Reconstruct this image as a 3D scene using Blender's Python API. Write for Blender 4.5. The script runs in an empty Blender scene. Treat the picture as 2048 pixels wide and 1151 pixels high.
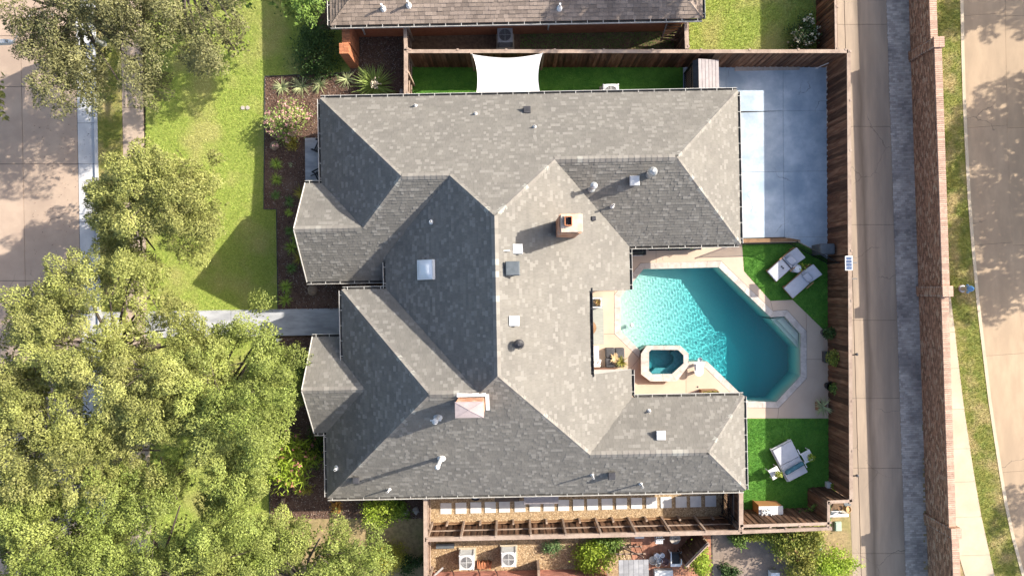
import bpy, bmesh, math, random
import numpy as np
from mathutils import Vector, Matrix
random.seed(7); rng = np.random.default_rng(7)
SC = bpy.context.scene
COL = SC.collection
R = math.radians
# ------------------------------------------------------------------ camera, sky, sun, exposure
H = 34.0; TH = R(1.1)                       # drone height over the ground, yaw against the house axes
cam = bpy.data.cameras.new('camera'); cam.sensor_width = 36; cam.lens = 36 * H / 51.2
cam.clip_start = 0.5; cam.clip_end = 2000
camo = bpy.data.objects.new('camera', cam); COL.objects.link(camo)
camo.location = (0, 0, H); camo.rotation_euler = (0, 0, -TH); SC.camera = camo
SUN_EL = R(33.0); SUN_AZ = R(18.8)          # azimuth counter-clockwise from +x
world = bpy.data.worlds.new('World'); SC.world = world; world.use_nodes = True
wn = world.node_tree.nodes; wl = world.node_tree.links
sky = wn.new('ShaderNodeTexSky'); sky.sky_type = 'NISHITA'; sky.sun_disc = False
sky.sun_elevation = SUN_EL; sky.sun_rotation = R(90) - SUN_AZ; sky.air_density = 1.0; sky.dust_density = 3.0; sky.ozone_density = 0.8
wn['Background'].inputs['Strength'].default_value = 0.14
wl.new(sky.outputs[0], wn['Background'].inputs['Color'])
sun = bpy.data.lights.new('sun', 'SUN'); sun.energy = 4.6; sun.angle = R(0.55); sun.color = (1.0, 0.915, 0.79)
suno = bpy.data.objects.new('sun', sun); COL.objects.link(suno); suno.location = (30, 10, 30)
tosun = Vector((math.cos(SUN_EL) * math.cos(SUN_AZ), math.cos(SUN_EL) * math.sin(SUN_AZ), math.sin(SUN_EL)))
suno.rotation_euler = tosun.to_track_quat('Z', 'Y').to_euler()
SC.view_settings.view_transform = 'Standard'; SC.view_settings.look = 'None'
SC.view_settings.gamma = 1; SC.view_settings.exposure = 1.14
SC.cycles.max_bounces = 6; SC.cycles.transparent_max_bounces = 8
SC.cycles.diffuse_bounces = 3

# ------------------------------------------------------------------ helpers
cT, sT = math.cos(TH), math.sin(TH)
def W(px, py, z=0.0):
    "the place on the plot (metres) seen at photo position px, py when it is z metres above the ground"
    f = (1 - z / H) / 40.0
    x = (px - 1024) * f; y = -(py - 575.5) * f
    return (x * cT + y * sT, -x * sT + y * cT, z)
def W2(px, py, z=0.0): return W(px, py, z)[:2]
def G(pts, z=0.0): return [W2(a, b, z) for a, b in pts]

def nd(nt, t, **k):
    n = nt.nodes.new(t)
    for a, b in k.items(): setattr(n, a, b)
    return n
MATS = {}
def mat(name, c1, c2=None, scale=3.0, rough=0.85, bump=0.0, bscale=None, c3=None, scale3=0.4, amt3=0.5,
        rnd=0.0, attr=None, stretch=(1, 1, 1), metal=0.0, spec=0.3, detail=6, trans=0.0, sheen=0, hi=None, lo=(0.38, 0.62), crack=0.0, band=None):
    """procedural surface: c1/c2 mottled by noise, c3 in larger patches, rnd = spread of brightness from piece to piece,
    attr = name of the per-face float that carries the piece variation inside a joined mesh"""
    if name in MATS: return MATS[name]
    m = bpy.data.materials.new(name); m.use_nodes = True; MATS[name] = m
    nt = m.node_tree; L = nt.links.new; b = nt.nodes['Principled BSDF']
    b.inputs['Roughness'].default_value = rough; b.inputs['Metallic'].default_value = metal
    b.inputs['Specular IOR Level'].default_value = spec
    geo = nd(nt, 'ShaderNodeNewGeometry'); mp = nd(nt, 'ShaderNodeMapping'); L(geo.outputs['Position'], mp.inputs['Vector'])
    mp.inputs['Scale'].default_value = stretch
    c2 = c2 or tuple(v * 0.8 for v in c1)
    n = nd(nt, 'ShaderNodeTexNoise'); n.inputs['Scale'].default_value = scale; n.inputs['Detail'].default_value = detail
    n.inputs['Roughness'].default_value = 0.65
    L(mp.outputs[0], n.inputs['Vector'])
    cr = nd(nt, 'ShaderNodeMapRange'); cr.inputs[1].default_value = lo[0]; cr.inputs[2].default_value = lo[1]; L(n.outputs[0], cr.inputs[0])
    mx = nd(nt, 'ShaderNodeMix', data_type='RGBA'); L(cr.outputs[0], mx.inputs[0])
    mx.inputs[6].default_value = (*c1, 1); mx.inputs[7].default_value = (*c2, 1); out = mx.outputs[2]
    if c3:
        n3 = nd(nt, 'ShaderNodeTexNoise'); n3.inputs['Scale'].default_value = scale3; n3.inputs['Detail'].default_value = 4
        L(mp.outputs[0], n3.inputs['Vector'])
        r3 = nd(nt, 'ShaderNodeMapRange'); r3.inputs[1].default_value = 0.47; r3.inputs[2].default_value = 0.66; r3.inputs[4].default_value = amt3
        L(n3.outputs[0], r3.inputs[0])
        m3 = nd(nt, 'ShaderNodeMix', data_type='RGBA'); L(r3.outputs[0], m3.inputs[0]); L(out, m3.inputs[6]); m3.inputs[7].default_value = (*c3, 1)
        out = m3.outputs[2]
    if crack:                                   # thin wandering cracks, only in places
        vo = nd(nt, 'ShaderNodeTexVoronoi'); vo.feature = 'DISTANCE_TO_EDGE'; vo.inputs['Scale'].default_value = crack
        wv = nd(nt, 'ShaderNodeTexNoise'); wv.inputs['Scale'].default_value = 1.1; wv.inputs['Detail'].default_value = 6; L(geo.outputs['Position'], wv.inputs['Vector'])
        ad = nd(nt, 'ShaderNodeMix', data_type='RGBA'); ad.blend_type = 'ADD'; ad.inputs[0].default_value = 1.2; L(geo.outputs['Position'], ad.inputs[6]); L(wv.outputs['Color'], ad.inputs[7]); L(ad.outputs[2], vo.inputs['Vector'])
        c1_ = nd(nt, 'ShaderNodeMapRange'); c1_.inputs[1].default_value = 0.002; c1_.inputs[2].default_value = 0.006; c1_.inputs[3].default_value = 1; c1_.inputs[4].default_value = 0; L(vo.outputs['Distance'], c1_.inputs[0])
        nm = nd(nt, 'ShaderNodeTexNoise'); nm.inputs['Scale'].default_value = 0.3; L(geo.outputs['Position'], nm.inputs['Vector'])
        c2_ = nd(nt, 'ShaderNodeMapRange'); c2_.inputs[1].default_value = 0.54; c2_.inputs[2].default_value = 0.6; c2_.inputs[4].default_value = 0.5; L(nm.outputs[0], c2_.inputs[0])
        mu = nd(nt, 'ShaderNodeMath', operation='MULTIPLY'); L(c1_.outputs[0], mu.inputs[0]); L(c2_.outputs[0], mu.inputs[1])
        mk = nd(nt, 'ShaderNodeMix', data_type='RGBA'); L(mu.outputs[0], mk.inputs[0]); L(out, mk.inputs[6]); mk.inputs[7].default_value = (0.05, 0.045, 0.04, 1); out = mk.outputs[2]
    if band:                                    # oily wheel track along a lane: (x at y=0, dx/dy, half width, strength)
        sx = nd(nt, 'ShaderNodeSeparateXYZ'); L(geo.outputs['Position'], sx.inputs[0])
        ln = nd(nt, 'ShaderNodeMath', operation='MULTIPLY_ADD'); L(sx.outputs['Y'], ln.inputs[0]); ln.inputs[1].default_value = -band[1]; L(sx.outputs['X'], ln.inputs[2])
        wb = nd(nt, 'ShaderNodeTexNoise'); wb.inputs['Scale'].default_value = 1.2; wb.inputs['Detail'].default_value = 6; L(mp.outputs[0], wb.inputs['Vector'])
        l2 = nd(nt, 'ShaderNodeMath', operation='MULTIPLY_ADD'); L(wb.outputs[0], l2.inputs[0]); l2.inputs[1].default_value = .5; L(ln.outputs[0], l2.inputs[2])
        l3 = nd(nt, 'ShaderNodeMath', operation='SUBTRACT'); L(l2.outputs[0], l3.inputs[0]); l3.inputs[1].default_value = band[0] + .25
        l4 = nd(nt, 'ShaderNodeMath', operation='ABSOLUTE'); L(l3.outputs[0], l4.inputs[0])
        l5 = nd(nt, 'ShaderNodeMapRange'); l5.inputs[1].default_value = 0; l5.inputs[2].default_value = band[2]; l5.inputs[3].default_value = band[3]; l5.inputs[4].default_value = 0; L(l4.outputs[0], l5.inputs[0])
        mk = nd(nt, 'ShaderNodeMix', data_type='RGBA'); L(l5.outputs[0], mk.inputs[0]); L(out, mk.inputs[6]); mk.inputs[7].default_value = (*[v * .42 for v in c2], 1); out = mk.outputs[2]
    if rnd:
        if attr:
            s = nd(nt, 'ShaderNodeAttribute'); s.attribute_name = attr; src = s.outputs['Fac']
        else:
            s = nd(nt, 'ShaderNodeObjectInfo'); src = s.outputs['Random']
        mr = nd(nt, 'ShaderNodeMapRange'); mr.inputs[3].default_value = 1 - rnd; mr.inputs[4].default_value = 1 + rnd
        L(src, mr.inputs[0])
        hs = nd(nt, 'ShaderNodeHueSaturation'); L(mr.outputs[0], hs.inputs['Value']); L(out, hs.inputs['Color']); out = hs.outputs[0]
        if hi:                                  # a few clearly lighter pieces
            gt = nd(nt, 'ShaderNodeMapRange'); gt.inputs[1].default_value = 0.84; gt.inputs[2].default_value = 0.90; L(src, gt.inputs[0])
            mh = nd(nt, 'ShaderNodeMix', data_type='RGBA'); L(gt.outputs[0], mh.inputs[0]); L(out, mh.inputs[6]); mh.inputs[7].default_value = (*hi, 1)
            out = mh.outputs[2]
    L(out, b.inputs['Base Color'])
    if bump:
        nb = nd(nt, 'ShaderNodeTexNoise'); nb.inputs['Scale'].default_value = bscale or scale * 4; nb.inputs['Detail'].default_value = 5
        L(mp.outputs[0], nb.inputs['Vector'])
        bp = nd(nt, 'ShaderNodeBump'); bp.inputs['Strength'].default_value = bump; bp.inputs['Distance'].default_value = 0.03
        L(nb.outputs[0], bp.inputs['Height']); L(bp.outputs[0], b.inputs['Normal'])
    if trans:
        tr = nd(nt, 'ShaderNodeBsdfTranslucent'); L(out, tr.inputs[0]); ms = nd(nt, 'ShaderNodeMixShader'); ms.inputs[0].default_value = trans
        L(b.outputs[0], ms.inputs[1]); L(tr.outputs[0], ms.inputs[2]); L(ms.outputs[0], nt.nodes['Material Output'].inputs['Surface'])
    return m

def attach(o, parent):
    if parent is None: return
    o.parent = parent
    o.matrix_parent_inverse = (Matrix.Translation(parent.location) @ parent.rotation_euler.to_matrix().to_4x4()).inverted()
def tag(o, label=None, cat=None, group=None, kind=None):
    if label: o['label'] = label
    if cat: o['category'] = cat
    if group: o['group'] = group
    if kind: o['kind'] = kind
    return o
def thing(name, label, cat, loc=(0, 0, 0), rz=0, group=None):
    o = bpy.data.objects.new(name, None); COL.objects.link(o); o.empty_display_size = 0.2
    o.location = loc; o.rotation_euler = (0, 0, rz)
    return tag(o, label, cat, group)
def link(name, me, parent=None, m=None, local=False, loc=None, rot=None, scale=None):
    o = bpy.data.objects.new(name, me); COL.objects.link(o)
    if loc is not None: o.location = loc
    if rot is not None: o.rotation_euler = rot
    if scale is not None: o.scale = scale
    if parent is not None:
        if local: o.parent = parent
        else: attach(o, parent)
    return o
class MB:
    "collects shapes for ONE mesh object"
    def __init__(s): s.v = []; s.f = []; s.r = []; s.mi = []; s.cur = 0
    def add(s, vs, fs, rnd=None):
        n = len(s.v); s.v += [tuple(v) for v in vs]; s.f += [tuple(i + n for i in f) for f in fs]
        s.r += [random.random() if rnd is None else rnd] * len(fs); s.mi += [s.cur] * len(fs); return s
    def box(s, cx, cy, cz, sx, sy, sz, rz=0, rnd=None, tilt=None, taper=1.0):
        vs = []
        for k in (-1, 1):
            t = taper if k > 0 else 1
            for i, j in ((-1, -1), (1, -1), (1, 1), (-1, 1)):
                vs.append(Vector((i * sx / 2 * t, j * sy / 2 * t, k * sz / 2)))
        M = Matrix.Rotation(rz, 3, 'Z')
        if tilt: M = M @ Matrix.Rotation(tilt[0], 3, 'X') @ Matrix.Rotation(tilt[1], 3, 'Y')
        vs = [M @ v + Vector((cx, cy, cz)) for v in vs]
        return s.add(vs, [(3, 2, 1, 0), (4, 5, 6, 7), (0, 1, 5, 4), (1, 2, 6, 5), (2, 3, 7, 6), (3, 0, 4, 7)], rnd)
    def prism(s, poly, z0, z1, top=True, bottom=False, rnd=None):
        n = len(poly)
        if sum(poly[i][0] * poly[(i + 1) % n][1] - poly[(i + 1) % n][0] * poly[i][1] for i in range(n)) < 0: poly = poly[::-1]
        vs = [(x, y, z0) for x, y in poly] + [(x, y, z1) for x, y in poly]
        fs = [(i, (i + 1) % n, n + (i + 1) % n, n + i) for i in range(n)]
        if top: fs.append(tuple(range(n, 2 * n)))
        if bottom: fs.append(tuple(range(n - 1, -1, -1)))
        return s.add(vs, fs, rnd)
    def bar(s, a, b, w, h=None, rnd=None):
        "square bar from a to b"
        a, b = Vector(a), Vector(b); h = h or w; d = (b - a); L_ = d.length
        q = d.to_track_quat('X', 'Z').to_matrix(); mid = (a + b) / 2
        vs = [q @ Vector((i * L_ / 2, j * w / 2, k * h / 2)) + mid for k in (-1, 1) for i, j in ((-1, -1), (1, -1), (1, 1), (-1, 1))]
        return s.add(vs, [(3, 2, 1, 0), (4, 5, 6, 7), (0, 1, 5, 4), (1, 2, 6, 5), (2, 3, 7, 6), (3, 0, 4, 7)], rnd)
    def lathe(s, prof, n=16, c=(0, 0, 0), axis=None, cap=True, rnd=None):
        "profile of (r, z) turned about the z axis"
        vs = []; fs = []; k = len(prof)
        Q = Matrix.Identity(3) if axis is None else Vector(axis).to_track_quat('Z', 'Y').to_matrix()
        for r, z in prof:
            for i in range(n):
                a = 2 * math.pi * i / n; vs.append(Q @ Vector((r * math.cos(a), r * math.sin(a), z)) + Vector(c))
        for j in range(k - 1):
            for i in range(n): fs.append((j * n + i, j * n + (i + 1) % n, (j + 1) * n + (i + 1) % n, (j + 1) * n + i))
        if cap: fs.append(tuple(range((k - 1) * n, k * n))); fs.append(tuple(range(n - 1, -1, -1)))
        return s.add(vs, fs, rnd)
    def tube(s, pts, r0, r1=None, n=6):
        r1 = r0 if r1 is None else r1; vs = []; fs = []; P = [Vector(p) for p in pts]; k = len(P)
        for j, p in enumerate(P):
            d = (P[min(j + 1, k - 1)] - P[max(j - 1, 0)]).normalized(); q = d.to_track_quat('Z', 'Y').to_matrix()
            r = r0 + (r1 - r0) * j / max(1, k - 1)
            for i in range(n):
                a = 2 * math.pi * i / n; vs.append(q @ Vector((r * math.cos(a), r * math.sin(a), 0)) + p)
        for j in range(k - 1):
            for i in range(n): fs.append((j * n + i, j * n + (i + 1) % n, (j + 1) * n + (i + 1) % n, (j + 1) * n + i))
        fs.append(tuple(range((k - 1) * n, k * n))); fs.append(tuple(range(n - 1, -1, -1)))
        return s.add(vs, fs)
    def mesh(s, name, mats, smooth=False, bevel=0):
        me = bpy.data.meshes.new(name); me.from_pydata(s.v, [], s.f)
        mats = mats if isinstance(mats, (list, tuple)) else [mats]
        for m in mats: me.materials.append(m)
        at = me.attributes.new('rnd', 'FLOAT', 'FACE'); at.data.foreach_set('value', np.array(s.r, dtype=np.float32))
        if len(mats) > 1: me.polygons.foreach_set('material_index', np.array(s.mi, dtype=np.int32))
        if smooth: me.polygons.foreach_set('use_smooth', np.ones(len(me.polygons), dtype=bool))
        if bevel:
            bm = bmesh.new(); bm.from_mesh(me)
            bmesh.ops.bevel(bm, geom=list(bm.edges), offset=bevel, segments=2, affect='EDGES', profile=0.6)
            bm.to_mesh(me); bm.free()
        me.update(); return me
    def build(s, name, mats, parent=None, local=False, smooth=False, bevel=0, loc=None, rot=None):
        return link(name, s.mesh(name, mats, smooth, bevel), parent, local=local, loc=loc, rot=rot)
def struct(name, mb, m, **k):
    o = mb.build(name, m); o['kind'] = 'structure'; return o
def sheet_mesh(name, outer, holes, z, m):
    bm = bmesh.new(); es = []
    for loop in [outer] + list(holes):
        vs = [bm.verts.new((x, y, z)) for x, y in loop]
        es += [bm.edges.new((vs[i], vs[(i + 1) % len(vs)])) for i in range(len(vs))]
    bmesh.ops.triangle_fill(bm, use_beauty=True, use_dissolve=False, edges=es)
    for f in bm.faces:
        if f.normal.z < 0: f.normal_flip()
    me = bpy.data.meshes.new(name); bm.to_mesh(me); bm.free(); me.materials.append(m); return me
def inpoly(x, y, poly):
    c = False; n = len(poly); j = n - 1
    for i in range(n):
        xi, yi = poly[i]; xj, yj = poly[j]
        if (yi > y) != (yj > y) and x < (xj - xi) * (y - yi) / (yj - yi) + xi: c = not c
        j = i
    return c
def inpoly_np(P, poly):
    x, y = P[:, 0], P[:, 1]; c = np.zeros(len(P), bool); n = len(poly); j = n - 1
    for i in range(n):
        xi, yi = poly[i]; xj, yj = poly[j]
        if yi != yj: c ^= ((yi > y) != (yj > y)) & (x < (xj - xi) * (y - yi) / (yj - yi) + xi)
        j = i
    return c
def scatter(poly, n):
    P = np.array(poly); lo, hi = P.min(0), P.max(0)
    A = 0.5 * abs(sum(poly[i - 1][0] * poly[i][1] - poly[i][0] * poly[i - 1][1] for i in range(len(poly))))
    k = int(n * np.prod(hi - lo) / max(A, 1e-6)) + 1
    Q = lo + rng.random((k, 2)) * (hi - lo); return Q[inpoly_np(Q, poly)]
def np_mesh(name, V, F, rnd, m, k):
    "V (n,3) corners, F (m,k) faces, rnd per face"
    me = bpy.data.meshes.new(name); nf = len(F)
    me.vertices.add(len(V)); me.vertices.foreach_set('co', V.astype(np.float32).ravel())
    me.loops.add(nf * k); me.loops.foreach_set('vertex_index', F.astype(np.int32).ravel())
    me.polygons.add(nf); me.polygons.foreach_set('loop_start', (np.arange(nf) * k).astype(np.int32))
    me.materials.append(m); me.update(calc_edges=True)
    at = me.attributes.new('rnd', 'FLOAT', 'FACE'); at.data.foreach_set('value', rnd.astype(np.float32))
    return me
def leaf_mesh(name, C, rnd, size, m, aspect=0.55, up=0.35, D=None, N=None):
    "one diamond-shaped leaf at every centre C; up = how much they lie flat, D = preferred growing direction"
    n = len(C); d = rng.normal(size=(n, 3))
    if D is not None: d = d * 0.6 + D * 1.1
    d /= np.linalg.norm(d, axis=1, keepdims=True)
    nrm = rng.normal(size=(n, 3))
    if N is not None: nrm = nrm * 0.45 + N * 1.3
    nrm[:, 2] += up * 4 if N is None else up; nrm -= (nrm * d).sum(1, keepdims=True) * d
    nrm /= np.linalg.norm(nrm, axis=1, keepdims=True) + 1e-9
    w = np.cross(nrm, d); s = (size * (0.65 + 0.7 * rng.random(n)))[:, None]
    V = np.stack([C - d * s * 0.5, C + w * s * aspect * 0.5 + nrm * s * 0.06, C + d * s * 0.5, C - w * s * aspect * 0.5 + nrm * s * 0.06], 1).reshape(-1, 3)
    F = np.arange(4 * n).reshape(n, 4)
    return np_mesh(name, V, F, rnd, m, 4)
ORD = ['first', 'second', 'third', 'fourth', 'fifth', 'sixth', 'seventh', 'eighth', 'ninth', 'tenth', 'eleventh', 'twelfth', 'thirteenth',
       'fourteenth', 'fifteenth', 'sixteenth', 'seventeenth', 'eighteenth', 'nineteenth', 'twentieth']

# ------------------------------------------------------------------ materials
m_dirt = mat('soil', (0.20, 0.13, 0.08), (0.11, 0.07, 0.045), 6, bump=0.5)
m_street = mat('street_concrete', (0.410, 0.315, 0.242), (0.356, 0.269, 0.209), 1.2, c3=(0.292, 0.224, 0.176), scale3=0.35, amt3=0.55, bump=0.15, bscale=40, rnd=0.05, crack=0.22)
m_road = mat('road_concrete', (0.382, 0.285, 0.193), (0.314, 0.235, 0.160), 1.1, c3=(0.245, 0.184, 0.127), scale3=0.3, amt3=0.6, bump=0.15, bscale=40, rnd=0.05, stretch=(1.6, 0.5, 1), crack=0.25)
m_alley = mat('alley_concrete', (0.350, 0.276, 0.207), (0.290, 0.229, 0.175), 1.3, c3=(0.216, 0.174, 0.135), scale3=0.5, amt3=0.55, bump=0.2, bscale=45, rnd=0.05, stretch=(2.2, 0.3, 1), crack=0.3, band=(17.7, -0.0147, 0.28, 0.7))
m_gutterc = mat('gutter_concrete', (0.540, 0.540, 0.540), (0.450, 0.450, 0.459), 1.5, c3=(0.360, 0.360, 0.378), scale3=0.6, rnd=0.05)
m_walk = mat('walk_concrete', (0.42, 0.33, 0.26), (0.34, 0.27, 0.21), 1.6, c3=(0.25, 0.20, 0.16), scale3=0.5, bump=0.2, bscale=40)
m_walk2 = mat('pale_walk_concrete', (0.484, 0.411, 0.305), (0.428, 0.356, 0.262), 1.2, c3=(0.364, 0.310, 0.232), scale3=0.5, bump=0.1, bscale=40, rnd=0.05)
m_front = mat('front_walk_concrete', (0.44, 0.45, 0.47), (0.32, 0.33, 0.35), 1.8, c3=(0.26, 0.27, 0.29), scale3=0.9, bump=0.15, bscale=30, stretch=(0.6, 2, 1))
m_pad = mat('blue_grey_concrete', (0.444, 0.516, 0.573), (0.320, 0.394, 0.465), 1.3, c3=(0.212, 0.291, 0.369), scale3=0.5, amt3=0.85, bump=0.05, bscale=30, rough=0.55, rnd=0.06, crack=0.35)
m_deck = mat('pool_deck_concrete', (0.516, 0.408, 0.314), (0.473, 0.370, 0.284), 1.0, c3=(0.430, 0.335, 0.258), scale3=0.4, bump=0.06, bscale=60, rnd=0.03)
m_coping = mat('travertine', (0.528, 0.480, 0.432), (0.416, 0.368, 0.328), 5, c3=(0.336, 0.296, 0.264), scale3=2.0, amt3=0.5, bump=0.15, bscale=40, rnd=0.07)
m_lawn = mat('lawn_soil', (0.335, 0.385, 0.087), (0.215, 0.292, 0.051), 9, c3=(0.388, 0.350, 0.131), scale3=0.55, amt3=0.65, bump=0.9, bscale=55)
m_blade = mat('grass_blade', (0.438, 0.492, 0.127), (0.288, 0.378, 0.077), 8, c3=(0.576, 0.529, 0.273), scale3=0.55, amt3=0.6, rnd=0.5, attr='rnd', trans=0.25)
m_turf = mat('turf_soil', (0.102, 0.264, 0.036), (0.060, 0.180, 0.024), 5, c3=(0.144, 0.324, 0.048), scale3=0.9, amt3=0.7, bump=0.9, bscale=60)
m_tblade = mat('turf_blade', (0.144, 0.360, 0.048), (0.084, 0.240, 0.030), 4, rnd=0.35, attr='rnd', trans=0.2, c3=(0.22, 0.42, 0.08), scale3=1.3, amt3=0.5)
m_verge = mat('verge_soil', (0.26, 0.25, 0.06), (0.16, 0.19, 0.04), 2.2, c3=(0.42, 0.33, 0.16), scale3=0.8, amt3=0.9, bump=0.9, bscale=50)
m_vblade = mat('verge_blade', (0.28, 0.29, 0.065), (0.17, 0.23, 0.04), 2, c3=(0.46, 0.37, 0.18), scale3=0.8, amt3=0.9, rnd=0.3, attr='rnd', trans=0.2)
m_dry = mat('dry_grass', (0.36, 0.27, 0.14), (0.22, 0.165, 0.085), 5, c3=(0.20, 0.20, 0.06), scale3=0.8, amt3=0.6, bump=0.8, bscale=40)
m_mulch = mat('mulch_bed', (0.162, 0.098, 0.071), (0.075, 0.044, 0.034), 14, c3=(0.230, 0.150, 0.110), scale3=1.2, amt3=0.5, bump=0.9, bscale=40)
m_chip = mat('mulch_chip', (0.216, 0.131, 0.093), (0.101, 0.064, 0.050), 20, rnd=0.6, attr='rnd', hi=(0.374, 0.319, 0.269))
m_gravel = mat('gravel_bed', (0.36, 0.25, 0.14), (0.22, 0.15, 0.09), 12, bump=0.8, bscale=35)
m_pebble = mat('pebble', (0.44, 0.32, 0.19), (0.32, 0.225, 0.13), 6, rnd=0.4, attr='rnd', hi=(0.56, 0.44, 0.30))
m_agg = mat('aggregate', (0.260, 0.201, 0.162), (0.169, 0.134, 0.112), 22, c3=(0.338, 0.268, 0.213), scale3=3, bump=0.4, bscale=60)
m_shingle = mat('roof_shingle', (0.181, 0.172, 0.155), (0.157, 0.149, 0.136), 1.2, rnd=0.075, attr='rnd', hi=(0.211, 0.201, 0.183), bump=0.3, bscale=70, rough=0.95, spec=0.1, c3=(0.144, 0.138, 0.126), scale3=0.22, amt3=0.3)
m_shingle_p = mat('roof_shingle_piece', (0.181, 0.172, 0.155), (0.157, 0.149, 0.136), 1.2, rnd=0.075, hi=(0.211, 0.201, 0.183), bump=0.3, bscale=70, rough=0.95, spec=0.1)
m_cap = mat('ridge_cap_shingle', (0.220, 0.209, 0.189), (0.189, 0.176, 0.162), 1.5, rnd=0.16, hi=(0.289, 0.283, 0.257), bump=0.3, bscale=70, rough=0.95, spec=0.1)
m_deckroof = mat('roof_felt', (0.10, 0.095, 0.09), (0.08, 0.075, 0.07), 4)
m_nshingle = mat('brown_shingle', (0.255, 0.205, 0.17), (0.205, 0.165, 0.14), 1.5, rnd=0.22, bump=0.3, bscale=60, rough=0.95, spec=0.1)
m_nshingle_j = mat('brown_shingle_far', (0.255, 0.205, 0.17), (0.205, 0.165, 0.14), 1.5, rnd=0.22, attr='rnd', bump=0.3, bscale=60, rough=0.95, spec=0.1)
m_gut = mat('gutter_paint', (0.594, 0.581, 0.540), (0.446, 0.432, 0.405), 3, rough=0.6)
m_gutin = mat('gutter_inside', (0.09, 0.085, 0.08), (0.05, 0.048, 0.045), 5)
m_soffit = mat('soffit_paint', (0.6, 0.58, 0.54), (0.55, 0.53, 0.5), 2)
m_brickwall = mat('house_brick', (0.36, 0.20, 0.14), (0.28, 0.15, 0.105), 8, rnd=0.15, bump=0.2)
m_cbrick = mat('chimney_brick', (0.58, 0.29, 0.17), (0.44, 0.22, 0.14), 6, rnd=0.25, bump=0.3, c3=(0.62, 0.46, 0.34), scale3=3, amt3=0.6)
m_mortar = mat('mortar', (0.42, 0.37, 0.32), (0.33, 0.29, 0.25), 9, bump=0.3)
m_crown = mat('chimney_crown', (0.561, 0.442, 0.348), (0.442, 0.340, 0.264), 4, c3=(0.637, 0.535, 0.425), scale3=3, bump=0.5, bscale=14)
m_terra = mat('terracotta', (0.48, 0.20, 0.10), (0.38, 0.15, 0.075), 6)
m_white = mat('white_paint', (0.76, 0.76, 0.75), (0.68, 0.68, 0.68), 3, rough=0.5)
m_fabric = mat('white_fabric', (0.736, 0.718, 0.690), (0.681, 0.662, 0.644), 2, rough=0.9, bump=0.1, bscale=120)
m_grey = mat('grey_metal', (0.36, 0.37, 0.38), (0.28, 0.29, 0.30), 6, rough=0.45)
m_pale = mat('pale_grey_plastic', (0.55, 0.56, 0.56), (0.48, 0.49, 0.5), 4, rough=0.5)
m_steel = mat('galvanised_steel', (0.52, 0.53, 0.53), (0.4, 0.41, 0.41), 8, rough=0.4, metal=0.5)
m_dark = mat('dark_metal', (0.058, 0.058, 0.065), (0.039, 0.039, 0.043), 6, rough=0.5)
m_black = mat('black_iron', (0.02, 0.02, 0.022), (0.015, 0.015, 0.016), 6, rough=0.5)
m_skyl = mat('skylight_dome', (0.72, 0.75, 0.78), (0.66, 0.7, 0.74), 2, rough=0.25, spec=0.5)
m_capm = mat('cap_sheet_metal', (0.420, 0.350, 0.343), (0.350, 0.294, 0.287), 4, rough=0.5, metal=0.2)
m_wood = mat('stained_board', (0.129, 0.066, 0.037), (0.073, 0.037, 0.022), 6, rnd=0.55, stretch=(6, 6, 0.8), bump=0.35, bscale=20, c3=(0.215, 0.131, 0.080), scale3=1.5, amt3=0.6)
m_rail = mat('weathered_rail', (0.34, 0.255, 0.20), (0.25, 0.185, 0.145), 4, rnd=0.12, stretch=(1, 1, 1), bump=0.3, bscale=22, c3=(0.40, 0.32, 0.26), scale3=1.2)
m_railw = mat('warm_rail', (0.30, 0.185, 0.105), (0.21, 0.125, 0.07), 4, rnd=0.15, bump=0.3, bscale=22)
m_wbrick = mat('old_brick', (0.378, 0.227, 0.144), (0.263, 0.153, 0.099), 7, rnd=0.4, attr='rnd', bump=0.4, bscale=30, hi=(0.441, 0.317, 0.218))
m_wcap = mat('cap_brick', (0.46, 0.31, 0.235), (0.36, 0.235, 0.175), 6, rnd=0.18, bump=0.3, bscale=30)
m_opaver = mat('alley_paver', (0.481, 0.427, 0.371), (0.355, 0.312, 0.278), 1.4, rnd=0.22, attr='rnd', bump=0.3, bscale=30, c3=(0.209, 0.186, 0.172), scale3=0.55, amt3=0.75)
m_rpaver = mat('red_paver', (0.36, 0.175, 0.11), (0.28, 0.13, 0.08), 4, rnd=0.2, attr='rnd', bump=0.2)
m_pbrick = mat('pink_brick', (0.44, 0.20, 0.15), (0.36, 0.16, 0.12), 5, rnd=0.2, attr='rnd', bump=0.2)
m_obrick = mat('orange_brick', (0.42, 0.17, 0.085), (0.34, 0.13, 0.065), 5, rnd=0.2, attr='rnd', bump=0.2)
m_stone = mat('boulder', (0.30, 0.215, 0.15), (0.20, 0.14, 0.10), 7, bump=0.5, bscale=12)
m_stonep = mat('pale_stone', (0.42, 0.38, 0.34), (0.33, 0.30, 0.27), 7, bump=0.4, bscale=12)
m_paver = mat('white_paver', (0.626, 0.626, 0.616), (0.552, 0.552, 0.552), 3, rnd=0.04)
m_rug = mat('grey_green_rug', (0.36, 0.37, 0.33), (0.27, 0.285, 0.26), 3, stretch=(1, 14, 1), bump=0.3, bscale=50)
m_teak = mat('teak', (0.33, 0.20, 0.10), (0.24, 0.14, 0.07), 8, stretch=(1, 6, 1))
m_cush = mat('grey_cushion', (0.50, 0.51, 0.55), (0.44, 0.45, 0.49), 2.5, rough=0.95, bump=0.15, bscale=60)
m_cushd = mat('charcoal_cushion', (0.085, 0.085, 0.09), (0.06, 0.06, 0.065), 4, rough=0.95, bump=0.2, bscale=50)
m_teal = mat('teal_fabric', (0.06, 0.16, 0.21), (0.045, 0.125, 0.17), 4, rough=0.95, bump=0.2, bscale=60)
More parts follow.
